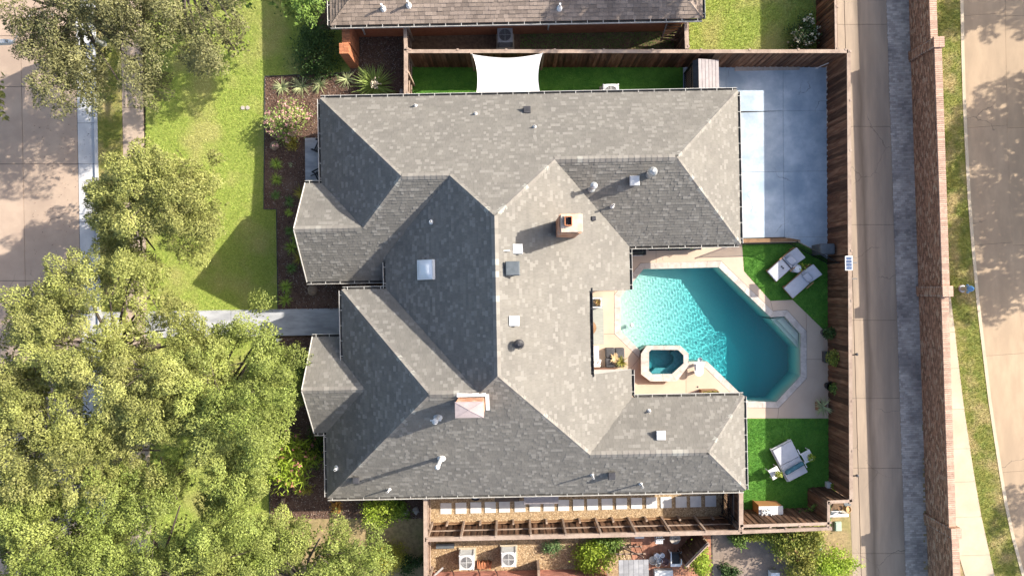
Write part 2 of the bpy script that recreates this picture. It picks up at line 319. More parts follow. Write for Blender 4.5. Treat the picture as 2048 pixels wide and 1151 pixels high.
m_plast = mat('pool_plaster', (0.72, 0.71, 0.66), (0.58, 0.575, 0.54), 9, c3=(0.52, 0.51, 0.46), scale3=1.5, bump=0.2, bscale=40, detail=8)
m_bin = mat('grey_bin', (0.11, 0.125, 0.14), (0.085, 0.10, 0.11), 5, rough=0.55)
m_basket = mat('basket', (0.42, 0.27, 0.13), (0.28, 0.17, 0.08), 22)
m_greenbox = mat('utility_green', (0.36, 0.44, 0.36), (0.30, 0.38, 0.31), 4)
m_blue = mat('hydrant_blue', (0.10, 0.30, 0.62), (0.08, 0.24, 0.5), 8, rough=0.4)
m_bark = mat('bark', (0.10, 0.08, 0.065), (0.05, 0.04, 0.034), 12, bump=0.6, bscale=25)
m_paneld = mat('solar_cell', (0.03, 0.07, 0.16), (0.02, 0.05, 0.12), 4, rough=0.15, spec=0.6)
m_glass = mat('dark_glass', (0.03, 0.04, 0.05), (0.02, 0.025, 0.03), 2, rough=0.08, spec=0.6)
def leafmat(name, a, b, c=None, trans=0.1, rnd=0.45): return mat(name, a, b, 1.2, rnd=rnd, attr='rnd', trans=trans, rough=0.6, spec=0.3, c3=c, scale3=0.35, amt3=0.8)
m_oak = leafmat('oak_leaf', (0.266, 0.269, 0.086), (0.188, 0.207, 0.055), (0.237, 0.264, 0.069))
m_oakg = leafmat('green_oak_leaf', (0.225, 0.265, 0.065), (0.158, 0.206, 0.042), (0.238, 0.261, 0.068))
m_oliv = leafmat('olive_oak_leaf', (0.201, 0.197, 0.084), (0.128, 0.128, 0.053), (0.168, 0.171, 0.068))
m_elm = leafmat('tree_leaf', (0.17, 0.26, 0.05), (0.11, 0.18, 0.035))
m_shrubd = leafmat('dark_shrub_leaf', (0.055, 0.105, 0.025), (0.03, 0.065, 0.015), (0.10, 0.17, 0.04), trans=0.15)
m_shrubl = leafmat('lime_shrub_leaf', (0.33, 0.42, 0.05), (0.24, 0.34, 0.035), trans=0.3)
m_shruby = leafmat('yellow_shrub_leaf', (0.30, 0.32, 0.06), (0.18, 0.235, 0.04), (0.34, 0.27, 0.09), trans=0.3)
m_hedge = leafmat('hedge_leaf', (0.40, 0.36, 0.05), (0.27, 0.27, 0.04), trans=0.2)
m_blade2 = leafmat('strap_leaf', (0.345, 0.437, 0.115), (0.230, 0.333, 0.081), trans=0.2)
m_bladep = leafmat('pale_strap_leaf', (0.40, 0.43, 0.22), (0.30, 0.34, 0.16), trans=0.2)
m_tuft = leafmat('tuft_leaf', (0.36, 0.44, 0.075), (0.22, 0.32, 0.05), trans=0.2)
m_tuftg = leafmat('golden_tuft_leaf', (0.42, 0.36, 0.07), (0.30, 0.27, 0.05), trans=0.2)
m_tuftd = leafmat('dark_tuft_leaf', (0.15, 0.24, 0.06), (0.09, 0.15, 0.04), trans=0.15)
m_pink = leafmat('pink_flower', (0.62, 0.36, 0.34), (0.5, 0.28, 0.28), trans=0.2)
m_coral = leafmat('coral_flower', (0.62, 0.22, 0.22), (0.52, 0.2, 0.22), trans=0.2)
m_dryleaf = leafmat('dry_leaf', (0.42, 0.25, 0.12), (0.30, 0.17, 0.08), trans=0.2)
# ------------------------------------------------------------------ the plot: ground, street, lawns, paths, pool basin
POOL = G([(1287, 538), (1437, 534), (1541, 634), (1569, 632), (1601, 667), (1601, 751), (1552, 803), (1497, 802), (1414, 722), (1377, 723),
          (1377, 706), (1361, 691), (1293, 691), (1280, 700), (1241, 662), (1241, 593)])
SPA_O = G([(1293, 691), (1361, 691), (1377, 706), (1377, 731), (1353, 762), (1301, 762), (1282, 748), (1282, 707)], 0.4)
SPA_I = G([(1302, 699), (1356, 699), (1367, 710), (1367, 726), (1344, 747), (1305, 748), (1298, 741), (1298, 704)], 0.4)
def offset_poly(poly, d):
    n = len(poly); out = []
    A = sum(poly[i][0] * poly[(i + 1) % n][1] - poly[(i + 1) % n][0] * poly[i][1] for i in range(n)); sg = 1 if A > 0 else -1
    for i in range(n):
        p, q, r = Vector(poly[i - 1]), Vector(poly[i]), Vector(poly[(i + 1) % n])
        e1 = (q - p).normalized(); e2 = (r - q).normalized()
        n1 = Vector((e1.y, -e1.x)) * sg; n2 = Vector((e2.y, -e2.x)) * sg
        b = (n1 + n2); b = b / max(0.25, b.dot(n1)) ; out.append(tuple(q + b * d))
    return out
HOLE = offset_poly(POOL[:9], 0.0)[:0] + POOL[:10] + offset_poly(SPA_O, -.1)[3:8] + POOL[13:]
o = link('ground', sheet_mesh('ground', [(-300, -300), (300, -300), (300, 300), (-300, 300)], [HOLE], -0.17, m_dirt)); o['kind'] = 'structure'

def slab_set(parent_name, base_poly, slabs, z0, z1, m, mbase, gap=0.012, holes=()):
    "a paved piece of ground: dark bed with separate slabs on it, open joints between them"
    b = struct(parent_name, MB().prism(base_poly, z0 - 0.05, z0), mbase)
    for s in slabs:
        q = offset_poly(s, -gap)
        MB().prism(q, z0 - 0.02, z1).build('concrete_slab', m, b)
    return b
m_joint = mat('joint', (0.07, 0.06, 0.055), (0.045, 0.04, 0.037), 9)

# --- street at the left
ZR = -0.12
def grid_slabs(xs, ys):            # xs, ys lists of picture lines (lists of 2 or floats)
    out = []
    for i in range(len(xs) - 1):
        for j in range(len(ys) - 1):
            out.append([W2(xs[i](ys[j]), ys[j]), W2(xs[i + 1](ys[j]), ys[j]), W2(xs[i + 1](ys[j + 1]), ys[j + 1]), W2(xs[i](ys[j + 1]), ys[j + 1])])
    return out
tilt = 0.0192
def vl(x, y0=300, k=tilt): return lambda y: x + (y - y0) * k
ys = [-420, -160, 70, 172, 327, 561, 790, 1010, 1240, 1500]
slab_set('street', G([(-700, -420), (151, -420), (175, 1500), (-700, 1500)]), grid_slabs([vl(-560), vl(-260), vl(42), vl(152.5)], ys), ZR - 0.02, ZR, m_street, m_joint)
gut_ys = [-420, -200, 60, 245, 327, 443, 561, 700, 850, 1010, 1240, 1500]
slab_set('street_gutter', grid_slabs([vl(152.5), vl(189)], [-420, 1500])[0], grid_slabs([vl(153), vl(188.5)], gut_ys), ZR - 0.025, ZR + 0.012, m_gutterc, m_joint, 0.01)
kb = struct('kerb', MB().prism(grid_slabs([vl(189), vl(196.5)], [-420, 1500])[0], -0.2, 0.0), m_joint)
for s in grid_slabs([vl(189), vl(196.5)], gut_ys): MB().prism(offset_poly(s, -0.006), -0.19, 0.02).build('kerb_stone', m_gutterc, kb)
struct('parkway_strip', MB().prism(grid_slabs([vl(196.5), vl(245.5)], [-420, 1500])[0], -0.18, 0.0), m_verge)
slab_set('sidewalk', grid_slabs([vl(245.5), vl(289)], [-420, 1500])[0], grid_slabs([vl(246), vl(288.5)], [-420, -250, -80, 60, 215, 372, 530, 622, 676, 840, 1010, 1180, 1350, 1500]), -0.03, 0.012, m_walk, m_joint)
# --- front lawn, beds, front walk
LAWN = [W2(289, -420), W2(1300, -420), W2(1300, -150), W2(620, -150), W2(620, 60), W2(700, 60), W2(700, 145), W2(530, 153), W2(528, 418), W2(553, 418), W2(556, 622), W2(293, 622)]
struct('front_lawn', MB().prism(LAWN, -0.18, 0.0), m_lawn)
LAWN2 = [W2(295, 676), W2(558, 676), W2(538, 700), W2(540, 1036), W2(540, 1151), W2(540, 1500), W2(310, 1500)]
struct('south_front_lawn', MB().prism(LAWN2, -0.18, 0.0), m_lawn)
DRY = [W2(540, 1036), W2(850, 1036), W2(850, 1500), W2(540, 1500)]
struct('dry_lawn', MB().prism(DRY, -0.18, -0.004), m_dry)
BED = [W2(530, 153), W2(700, 145), W2(812, 140), W2(812, 210), W2(760, 640), W2(690, 618), W2(556, 618), W2(553, 418), W2(528, 418)]
struct('mulch_bed', MB().prism(BED, -0.18, 0.006), m_mulch)
BED2 = [W2(560, 676), W2(700, 674), W2(740, 1000), W2(850, 985), W2(850, 1036), W2(540, 1036), W2(538, 700)]
struct('south_mulch_bed', MB().prism(BED2, -0.18, 0.006), m_mulch)
NSIDE = [W2(700, 60), W2(812, 30), W2(812, 140), W2(700, 145)]
struct('bare_side_yard', MB().prism(NSIDE, -0.18, 0.003), m_dirt)
fw = slab_set('front_walk', G([(289, 622), (760, 614), (760, 668), (289, 676)]), [G([(a, 622 - (a - 289) * .017), (b, 622 - (b - 289) * .017), (b, 676 - (b - 289) * .017), (a, 676 - (a - 289) * .017)]) for a, b in ((291, 372), (372, 462), (462, 760))], -0.02, 0.02, m_front, m_joint)
slab_set('walk_to_street', G([(197, 622), (245, 622), (246, 676), (197, 676)]), [G([(198, 623), (244, 623), (245, 675), (198, 675)])], -0.02, 0.012, m_gutterc, m_joint)
struct('porch_slab', MB().prism([W2(611, 277), W2(720, 275), W2(720, 370), W2(612, 370)], -0.18, 0.10), m_front)
# edging strip of the beds
eb = MB()
for a, b in (((530, 153), (528, 418)), ((528, 418), (553, 418)), ((553, 418), (556, 618)), ((530, 153), (700, 145)), ((538, 870), (540, 1036))):
    p, q = W(*a, 0.01), W(*b, 0.01); eb.bar(p, q, 0.03, 0.08)
struct('bed_edging', eb, m_dark)
# --- north neighbour yards
NYARD = [W2(812, -60), W2(1378, -60), W2(1378, 140), W2(812, 140)]
struct('neighbour_side_yard', MB().prism(NYARD, -0.18, -0.002), m_dirt)
NLAWN = [W2(1378, -420), W2(1640, -420), W2(1640, 140), W2(1378, 140)]
struct('neighbour_back_lawn', MB().prism(NLAWN, -0.18, 0.0), m_lawn)
struct('neighbour_mulch_strip', MB().prism([W2(1640, -420), W2(1668, -420), W2(1676, 140), W2(1640, 140)], -0.18, 0.002), m_mulch)
# --- north turf strip and the rear concrete pad
TURFN = [W2(812, 134), W2(1366, 130), W2(1366, 230), W2(812, 230)]
struct('north_turf_strip', MB().prism(TURFN, -0.18, 0.0), m_turf)
def pl(*p): return G(p)
PADS = [pl((1366, 130), (1452, 128), (1452, 230), (1366, 232)), pl((1452, 128), (1566, 126), (1566, 222), (1452, 223)), pl((1566, 126), (1656, 124), (1656, 221), (1566, 222)),
        pl((1366, 230), (1566, 222), (1567, 343), (1366, 346)), pl((1566, 222), (1656, 221), (1656, 342), (1567, 343)),
        pl((1366, 346), (1567, 343), (1569, 474), (1366, 478)), pl((1567, 343), (1656, 342), (1657, 474), (1569, 474)),
        pl((1569, 474), (1657, 474), (1658, 520), (1600, 484))]
slab_set('rear_concrete_pad', pl((1366, 130), (1657, 123), (1659, 522), (1595, 482), (1366, 480)), PADS, -0.03, 0.012, m_pad, m_joint, 0.006)
# --- turf round the pool
struct('pool_turf', MB().prism(pl((1484, 486), (1600, 484), (1660, 522), (1662, 700), (1650, 662), (1585, 599), (1541, 601), (1488, 542)), -0.18, 0.0), m_turf)
TURFS = pl((1478, 836), (1660, 836), (1662, 1050), (1478, 1050))
struct('south_turf', MB().prism(TURFS, -0.18, 0.0), m_turf)
# --- pool deck with joints, coping stones
COP_O = offset_poly(POOL, 0.30)
DECK = pl((1100, 470), (1484, 470), (1484, 486), (1488, 542), (1541, 601), (1585, 599), (1650, 662), (1660, 700), (1658, 836), (1478, 836), (1100, 836))
deck = link('pool_deck', sheet_mesh('pool_deck', DECK, [HOLE], -0.006, m_joint)); deck['kind'] = 'structure'
def clip_half(poly, a, b, c):       # keep a x + b y <= c
    out = []
    for i in range(len(poly)):
        p, q = poly[i - 1], poly[i]; dp = a * p[0] + b * p[1] - c; dq = a * q[0] + b * q[1] - c
        if (dp <= 0) != (dq <= 0):
            t = dp / (dp - dq); out.append((p[0] + (q[0] - p[0]) * t, p[1] + (q[1] - p[1]) * t))
        if dq <= 0: out.append(q)
    return out
def deck_piece(pts):
    q = offset_poly(pl(*pts), -0.007); MB().prism(q, -0.05, 0.012).build('concrete_slab', m_deck, deck)
oc = [None] * 16
cp = offset_poly(POOL, 0.31)
def Pj(x, y):                          # back to the picture frame, for writing neighbours of the coping
    X, Y = x * cT - y * sT, x * sT + y * cT; return (1024 + X * 40, 575.5 - Y * 40)
c_ = [Pj(*p) for p in cp]
# 0 A-NW  1 B  2 C  3 D  4 E  5 F  6 G  7 H  8 I  9 J ... 13 K(1280,700) 14 (1241,662) 15 (1241,593)
deck_piece([(1100, 472), (1312, 472), (1312, c_[0][1]), c_[0], c_[15], (1229, 582), (1100, 582)])
deck_piece([(1312, 472), (1484, 472), (1484, 486), (1488, 542), (1541, 601), c_[2], c_[1], (1312, c_[0][1])])
deck_piece([(1541, 601), (1585, 599), (1612, 625), c_[4], c_[3], c_[2]])
deck_piece([(1612, 625), (1650, 662), (1660, 700), (1660, 718), (c_[4][0], 718), c_[4]])
deck_piece([(1660, 718), (1658, 836), (1555, 836), c_[6], c_[5], (c_[4][0], 718)])
deck_piece([(1555, 836), (1478, 836), (1478, 810), c_[7], c_[6]])
deck_piece([(1100, 582), (1229, 582), c_[15], c_[14], (1100, c_[14][1])])
deck_piece([(1100, c_[14][1]), c_[14], c_[13], (1262, 736), (1262, 836), (1100, 836)])
so_ = [Pj(*p) for p in offset_poly(SPA_O, -.08)]
deck_piece([(1262, 836), (1262, 736), c_[13], so_[7], so_[6], so_[5], so_[4], (1372, so_[3][1] + 4), (1372, 836)])
deck_piece([(1372, 733), c_[8], c_[7], (1478, 810), (1478, 836), (1372, 836)])
n = len(POOL)
for i in range(n):
    if 9 <= i <= 12: continue          # the spa wall stands here
    a, b = Vector(POOL[i]), Vector(POOL[(i + 1) % n]); A, B = Vector(COP_O[i]), Vector(COP_O[(i + 1) % n])
    L_ = (b - a).length; k = max(1, round(L_ / 0.62))
    for j in range(k):
        g = 0.004 / L_; t0, t1 = j / k + g, (j + 1) / k - g
        MB().prism([tuple(a.lerp(b, t0)), tuple(a.lerp(b, t1)), tuple(A.lerp(B, t1)), tuple(A.lerp(B, t0))], -0.05, 0.02).build('coping_stone', m_coping, deck)
# basin: sloping floor, walls, corner step, the spa tub
m_basin = mat('absorption_tint_plaster', (.6, .6, .6), (.5, .5, .5), 8, bump=0.2, bscale=40, detail=8)  # water's absorption of light painted into the plaster colour, bluer with depth
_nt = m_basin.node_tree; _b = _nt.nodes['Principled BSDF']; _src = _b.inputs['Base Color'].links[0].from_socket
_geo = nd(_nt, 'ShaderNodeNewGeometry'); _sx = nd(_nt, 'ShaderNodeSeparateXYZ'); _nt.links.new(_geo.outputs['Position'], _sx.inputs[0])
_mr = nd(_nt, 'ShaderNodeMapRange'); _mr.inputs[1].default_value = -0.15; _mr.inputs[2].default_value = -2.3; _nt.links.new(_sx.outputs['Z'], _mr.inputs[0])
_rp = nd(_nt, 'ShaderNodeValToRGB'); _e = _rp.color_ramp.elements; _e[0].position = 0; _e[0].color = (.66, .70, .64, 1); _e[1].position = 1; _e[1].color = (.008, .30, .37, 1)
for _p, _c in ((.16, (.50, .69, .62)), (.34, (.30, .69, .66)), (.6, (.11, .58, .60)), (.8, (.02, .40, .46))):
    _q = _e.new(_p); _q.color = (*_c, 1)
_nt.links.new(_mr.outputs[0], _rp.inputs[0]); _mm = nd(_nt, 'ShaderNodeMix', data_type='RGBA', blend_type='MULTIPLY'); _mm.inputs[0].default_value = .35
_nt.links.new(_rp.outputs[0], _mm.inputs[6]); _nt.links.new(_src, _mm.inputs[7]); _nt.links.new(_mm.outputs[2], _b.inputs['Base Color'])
def floor_z(x, y):
    px, py = Pj(x, y)
    t = np.interp(px, [1241, 1270, 1330, 1400, 1470, 1540, 1601], [-0.42, -0.62, -1.05, -1.45, -1.85, -2.15, -2.2])
    return float(t)
bm = bmesh.new()
x0, x1 = min(p[0] for p in POOL), max(p[0] for p in POOL)
me = sheet_mesh('tmp', POOL, [], 0, m_plast); bm.from_mesh(me)
for xc in np.arange(x0 + 0.3, x1, 0.35):
    bmesh.ops.bisect_plane(bm, geom=bm.verts[:] + bm.edges[:] + bm.faces[:], plane_co=(xc, 0, 0), plane_no=(1, 0, 0))
for v in bm.verts: v.co.z = floor_z(v.co.x, v.co.y)
be = [e for e in bm.edges if len(e.link_faces) == 1]
ex = bmesh.ops.extrude_edge_only(bm, edges=be)
for g in ex['geom']:
    if isinstance(g, bmesh.types.BMVert): g.co.z = 0.0
bmesh.ops.recalc_face_normals(bm, faces=bm.faces[:])
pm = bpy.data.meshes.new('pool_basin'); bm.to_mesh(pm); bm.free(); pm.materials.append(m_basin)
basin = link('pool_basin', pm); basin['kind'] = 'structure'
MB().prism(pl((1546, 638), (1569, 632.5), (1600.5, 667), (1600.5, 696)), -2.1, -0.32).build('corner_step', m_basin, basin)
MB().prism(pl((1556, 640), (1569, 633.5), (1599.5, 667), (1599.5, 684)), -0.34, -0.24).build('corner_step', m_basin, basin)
# water
def water_mat():
    m = bpy.data.materials.new('pool_water'); m.use_nodes = True; nt = m.node_tree; L = nt.links.new
    nt.nodes.remove(nt.nodes['Principled BSDF']); out = nt.nodes['Material Output']
    tr = nd(nt, 'ShaderNodeBsdfTransparent'); gl = nd(nt, 'ShaderNodeBsdfGlossy'); gl.inputs['Roughness'].default_value = 0.03
    lw = nd(nt, 'ShaderNodeLayerWeight'); pw = nd(nt, 'ShaderNodeMath', operation='POWER'); pw.inputs[1].default_value = 5
    fr = nd(nt, 'ShaderNodeMath', operation='MULTIPLY_ADD'); fr.inputs[1].default_value = 0.95; fr.inputs[2].default_value = 0.022
    geo = nd(nt, 'ShaderNodeNewGeometry'); nz = nd(nt, 'ShaderNodeTexNoise'); nz.inputs['Scale'].default_value = 5.5; nz.inputs['Detail'].default_value = 4
    L(geo.outputs['Position'], nz.inputs['Vector'])
    bp = nd(nt, 'ShaderNodeBump'); bp.inputs['Strength'].default_value = 0.7; bp.inputs['Distance'].default_value = 0.06; L(nz.outputs[0], bp.inputs['Height'])
    L(bp.outputs[0], gl.inputs['Normal']); L(bp.outputs[0], lw.inputs['Normal']); L(lw.outputs['Facing'], pw.inputs[0]); L(pw.outputs[0], fr.inputs[0])
    mx = nd(nt, 'ShaderNodeMixShader'); L(fr.outputs[0], mx.inputs[0]); L(tr.outputs[0], mx.inputs[1]); L(gl.outputs[0], mx.inputs[2]); L(mx.outputs[0], out.inputs['Surface'])
    ab = nd(nt, 'ShaderNodeVolumeAbsorption'); ab.inputs['Color'].default_value = (0.02, 0.80, 0.86, 1); ab.inputs['Density'].default_value = 0.6
    L(ab.outputs[0], out.inputs['Volume'])
    return m
m_water = water_mat()
def wave_sheet(name, poly, z, step, slope, m):
    "rippled water surface; its edge runs on under the coping"
    P = np.array(poly); lo, hi = P.min(0) - .05, P.max(0) + .05; nx, ny = int((hi[0] - lo[0]) / step) + 1, int((hi[1] - lo[1]) / step) + 1
    X, Y_ = np.meshgrid(lo[0] + np.arange(nx) * step, lo[1] + np.arange(ny) * step, indexing='ij')
    rr = random.Random(3); Z = np.full(X.shape, z)
    for _ in range(16):
        a, k, p = rr.uniform(0, 6.28), rr.uniform(13, 42), rr.uniform(0, 6.28); Z += slope / k * np.sin(k * (X * math.cos(a) + Y_ * math.sin(a)) + p)
    V = np.stack([X.ravel(), Y_.ravel(), Z.ravel()], 1); I = np.arange(nx * ny).reshape(nx, ny)
    F = np.stack([I[:-1, :-1], I[1:, :-1], I[1:, 1:], I[:-1, 1:]], -1).reshape(-1, 4); cen = V[F].mean(1)[:, :2]
    F = F[inpoly_np(cen, offset_poly(poly, .05))]; me = np_mesh(name, V, F, np.zeros(len(F)), m, 4)
    me.polygons.foreach_set('use_smooth', np.ones(len(F), dtype=bool)); return link(name, me)
m_glassw = bpy.data.materials.new('clear_water'); m_glassw.use_nodes = True; _nt = m_glassw.node_tree; _nt.nodes.remove(_nt.nodes['Principled BSDF'])
_g = nd(_nt, 'ShaderNodeBsdfGlass'); _g.inputs['Roughness'].default_value = 0; _g.inputs['IOR'].default_value = 1.33; _nt.links.new(_g.outputs[0], _nt.nodes['Material Output'].inputs['Surface'])
w = wave_sheet('pool_water', POOL, -.1, .04, .0115, m_glassw); w['kind'] = 'structure'
w.cycles.is_caustics_caster = True; sun.cycles.is_caustics_light = True      # sunlight is refracted by the ripples onto the basin
for ob in [basin] + list(basin.children): ob.cycles.is_caustics_receiver = True
# raised spa, part of the pool's masonry
spa = MB().prism(offset_poly(SPA_O, -0.05), -2.3, 0.36, top=False).build('spa_wall', m_coping, basin)
m_spa = mat('spa_plaster', (.10, .28, .30), (.07, .22, .24), 8)
MB().prism(SPA_I, -0.55, 0.36, top=False).build('spa_tub', m_spa, basin)
link('spa_floor', sheet_mesh('spa_floor', SPA_I, [], -0.55, m_spa), basin)
sc_ = (sum(p[0] for p in SPA_I) / 8, sum(p[1] for p in SPA_I) / 8)
for i in range(8):
    if i in (1, 2, 3, 4):
        a, b = Vector(SPA_I[i]), Vector(SPA_I[(i + 1) % 8]); c = Vector(sc_)
        MB().prism([tuple(a), tuple(b), tuple(b.lerp(c, 0.38)), tuple(a.lerp(c, 0.38))], -0.5, -0.12).build('spa_bench', m_spa, basin)
    A, B, a, b = Vector(SPA_O[i]), Vector(SPA_O[(i + 1) % 8]), Vector(SPA_I[i]), Vector(SPA_I[(i + 1) % 8])
    k = 2 if (B - A).length > 0.8 else 1
    for j in range(k):
        t0, t1 = j / k + .004, (j + 1) / k - .004
        MB().prism([tuple(a.lerp(b, t0)), tuple(a.lerp(b, t1)), tuple(A.lerp(B, t1)), tuple(A.lerp(B, t0))], 0.36, 0.41, bottom=True).build('spa_coping_stone', m_coping, basin)
w = MB().prism(offset_poly(SPA_I, -0.004), -0.54, 0.24, bottom=True).build('spa_water', m_water, basin)
# --- south gravel yard
GRAV = pl((858, 980), (1448, 975), (1448, 1042), (858, 1052))
struct('gravel_side_yard', MB().prism(GRAV, -0.18, -0.01), m_gravel)
# --- south neighbour's ground
struct('neighbour_soil', MB().prism(pl((850, 1052), (1262, 1045), (1262, 1300), (850, 1300)), -0.18, -0.008), m_gravel)
struct('neighbour_driveway', MB().prism(pl((1425, 1060), (1600, 1056), (1640, 1300), (1425, 1300)), -0.18, 0.0), m_agg)
struct('bare_corner', MB().prism(pl((1600, 1056), (1700, 1010), (1712, 1300), (1640, 1300)), -0.18, -0.003), m_dry)
rp = struct('neighbour_paved_patio', MB().prism(pl((1262, 1052), (1425, 1052), (1425, 1300), (1262, 1300)), -0.18, -0.01), m_joint)
pv = MB(); P0, P1 = W2(1266, 1300), W2(1422, 1052)
for i in range(int((P1[0] - P0[0]) / 0.2)):
    for j in range(int((P1[1] - P0[1]) / 0.4)):
        pv.box(P0[0] + 0.1 + i * 0.2, P0[1] + 0.2 + j * 0.4 + (i % 2) * 0.2, -0.01, 0.19, 0.39, 0.06)
tag(pv.build('paver', m_rpaver, rp), kind='stuff')
# --- alley
def al(x, y0=0, k=0.0335): return lambda y: x + (y - y0) * k
ays = [-420, -200, 49, 253, 449, 640, 796, 935, 1105, 1300, 1500]
slab_set('alley', grid_slabs([al(1664, 0, 0.036), al(1774)], [-420, 1500])[0], grid_slabs([al(1664, 0, 0.036), al(1688, 0, 0.03)], ays) + grid_slabs([al(1688.5, 0, 0.03), al(1773.5)], ays), -0.03, 0.0, m_alley, m_joint, 0.008)
ps = struct('alley_paver_strip', MB().prism(grid_slabs([al(1774), al(1822)], [-420, 1500])[0], -0.18, -0.012), m_agg)
pv = MB(); A0, A1 = Vector(W2(1774, 0)), Vector(W2(1774 + 0.0335 * 1151, 1151)); dr = (A1 - A0).normalized(); nr = Vector((-dr.y, dr.x))
if nr.x < 0: nr = -nr
rz = math.atan2(dr.y, dr.x); Lp = (A1 - A0).length
for i in range(int((Lp + 8) / 0.105)):
    if i % 2:
        c = A0 + dr * (-4 + i * 0.105) + nr * 0.005; pv.box(c.x, c.y, -0.02, 0.098, 0.097, 0.04, rz)
    for j in range(6):
        c = A0 + dr * (-4 + i * 0.105) + nr * (0.055 + j * 0.207 + (i % 2) * 0.104)
        pv.box(c.x, c.y, -0.02 + random.uniform(-.004, .004), 0.098, 0.2, 0.04, rz)
tag(pv.build('paver', m_opaver, ps), kind='stuff')
# --- right hand road, verge, kerb and sidewalk
ve = [(1918, -420), (1919, -150), (1920, 0), (1922, 100), (1925, 200), (1929, 290), (1935, 400), (1943, 500), (1952, 600), (1964, 700), (1976, 800), (1988, 880), (1998, 945), (2009, 1010), (2023, 1075), (2042, 1146), (2070, 1240), (2130, 1400)]
sw = [(1868, -420), (1868, 390), (1881, 397), (1899, 580), (1912, 680), (1923, 780), (1933, 850), (1945, 930), (1960, 1020), (1975, 1085), (1988, 1151), (2010, 1240), (2050, 1400)]
VERGE = G(ve) + G(sw)[::-1]
struct('roadside_verge', MB().prism(VERGE, -0.18, 0.0), m_verge)
swl = [(1830, 397), (1850, 580), (1858, 780), (1872, 900), (1885, 1000), (1902, 1060), (1915, 1100), (1931, 1151), (1955, 1240), (1990, 1400)]
def at_y(line, y):
    for (xa, ya), (xb, yb) in zip(line, line[1:]):
        if ya <= y <= yb: return xa + (xb - xa) * (y - ya) / (yb - ya)
    return line[-1][0]
sy = [397, 480, 560, 663, 736, 817, 896, 962, 1032, 1108, 1200, 1300, 1400]
slab_set('roadside_sidewalk', G(sw[2:]) + G(swl)[::-1], [G([(at_y(swl, a), a + 2), (at_y(sw, a), a), (at_y(sw, b), b), (at_y(swl, b), b + 2)]) for a, b in zip(sy, sy[1:])], -0.02, 0.016, m_walk2, m_joint, 0.006)
struct('south_verge', MB().prism(G(swl) + G([(1960, 1400), (1850, 1400), (1840, 397)]), -0.18, -0.002), m_dry)
ke = [(x + 6.5, y) for x, y in ve]
rk = struct('roadside_kerb', MB().prism(G(ve) + G(ke)[::-1], -0.2, 0.0), m_joint)
for i in range(len(ve) - 1):
    MB().prism(G([ve[i], ke[i], ke[i + 1], ve[i + 1]]), -0.19, 0.02).build('kerb_stone', m_walk2, rk)
jl = [(2010, -420), (2014, 0), (2016, 150), (2019, 290), (2024, 400), (2031, 520), (2041, 610), (2053, 700), (2070, 800), (2090, 900), (2120, 1010), (2150, 1100), (2200, 1240), (2280, 1400)]
jl2 = [(x + 260, y) for x, y in jl]; jl3 = [(x + 520, y) for x, y in jl]
ry = [-420, -190, 30, 255, 490, 712, 945, 1170, 1400]
sl = []
for La, Lb in ((ke, jl), (jl, jl2), (jl2, jl3)):
    for a, b in zip(ry, ry[1:]):
        mid = (a + b) / 2
        sl.append(G([(at_y(La, a), a), (at_y(Lb, a), a - 6), (at_y(Lb, mid), mid - 6), (at_y(Lb, b), b - 6), (at_y(La, b), b), (at_y(La, mid), mid)]))
slab_set('roadside_road', G(ke) + G(jl3)[::-1], sl, ZR - 0.02, ZR, m_road, m_joint, 0.006)

# ------------------------------------------------------------------ grass, mulch and pebbles (uncountable)
def blades(name, label, cat, poly, n, m, h=0.055, w=0.02, z=0.0, lean=0.9):
    P = scatter(poly, n); k = len(P); a = rng.random(k) * 6.283; d = np.stack([np.cos(a), np.sin(a)], 1)
    t = (rng.random((k, 1)) * lean * h); hh = h * (0.5 + rng.random(k))
    B = P - d[:, ::-1] * [1, -1] * w / 2; C = P + d[:, ::-1] * [1, -1] * w / 2; T = P + d * t
    V = np.zeros((k, 3, 3)); V[:, 0, :2] = B; V[:, 1, :2] = C; V[:, 2, :2] = T; V[:, 2, 2] = hh; V[:, :, 2] += z
    me = np_mesh(name, V.reshape(-1, 3), np.arange(3 * k).reshape(k, 3), rng.random(k), m, 3)
    return tag(link(name, me), label, cat, kind='stuff')
VISL = [W2(289, -40), W2(640, -40), W2(640, 60), W2(700, 60), W2(700, 145), W2(530, 153), W2(528, 418), W2(553, 418), W2(556, 622), W2(293, 622)]
blades('grass', 'sunlit yellow-green front lawn grass beside the sidewalk', 'grass', VISL, 110000, m_blade)
blades('grass', 'grass under the oaks south of the front walk', 'grass', [W2(295, 676), W2(558, 676), W2(540, 1160), W2(300, 1160)], 50000, m_blade)
blades('grass', 'shaded grass strip between street kerb and sidewalk', 'grass', grid_slabs([vl(197), vl(245)], [-40, 1170])[0], 22000, m_vblade)
blades('grass', 'patchy roadside grass between brick wall and right road', 'grass', [p for p in VERGE], 60000, m_vblade, h=0.05)
blades('grass', 'neighbouring back lawn grass beyond the north fence', 'grass', [W2(1378, -40), W2(1640, -40), W2(1640, 108), W2(1378, 108)], 26000, m_blade)
blades('grass', 'long narrow turf between north fence and house', 'grass', [W2(818, 134), W2(1366, 130), W2(1366, 190), W2(818, 195)], 30000, m_tblade, h=0.04)
blades('grass', 'turf corner under the two sun loungers', 'grass', pl((1484, 488), (1600, 486), (1658, 522), (1660, 690), (1650, 662), (1585, 599), (1541, 601), (1488, 542)), 24000, m_tblade, h=0.04)
blades('grass', 'square turf lawn under the day bed', 'grass', pl((1480, 837), (1659, 837), (1661, 1050), (1480, 1050)), 36000, m_tblade, h=0.04)
blades('grass', 'sparse grass in the shaded yard beside the north neighbouring house', 'grass', [W2(1040, 50), W2(1376, 45), W2(1376, 98), W2(1040, 98)], 9000, m_tblade, h=0.06)
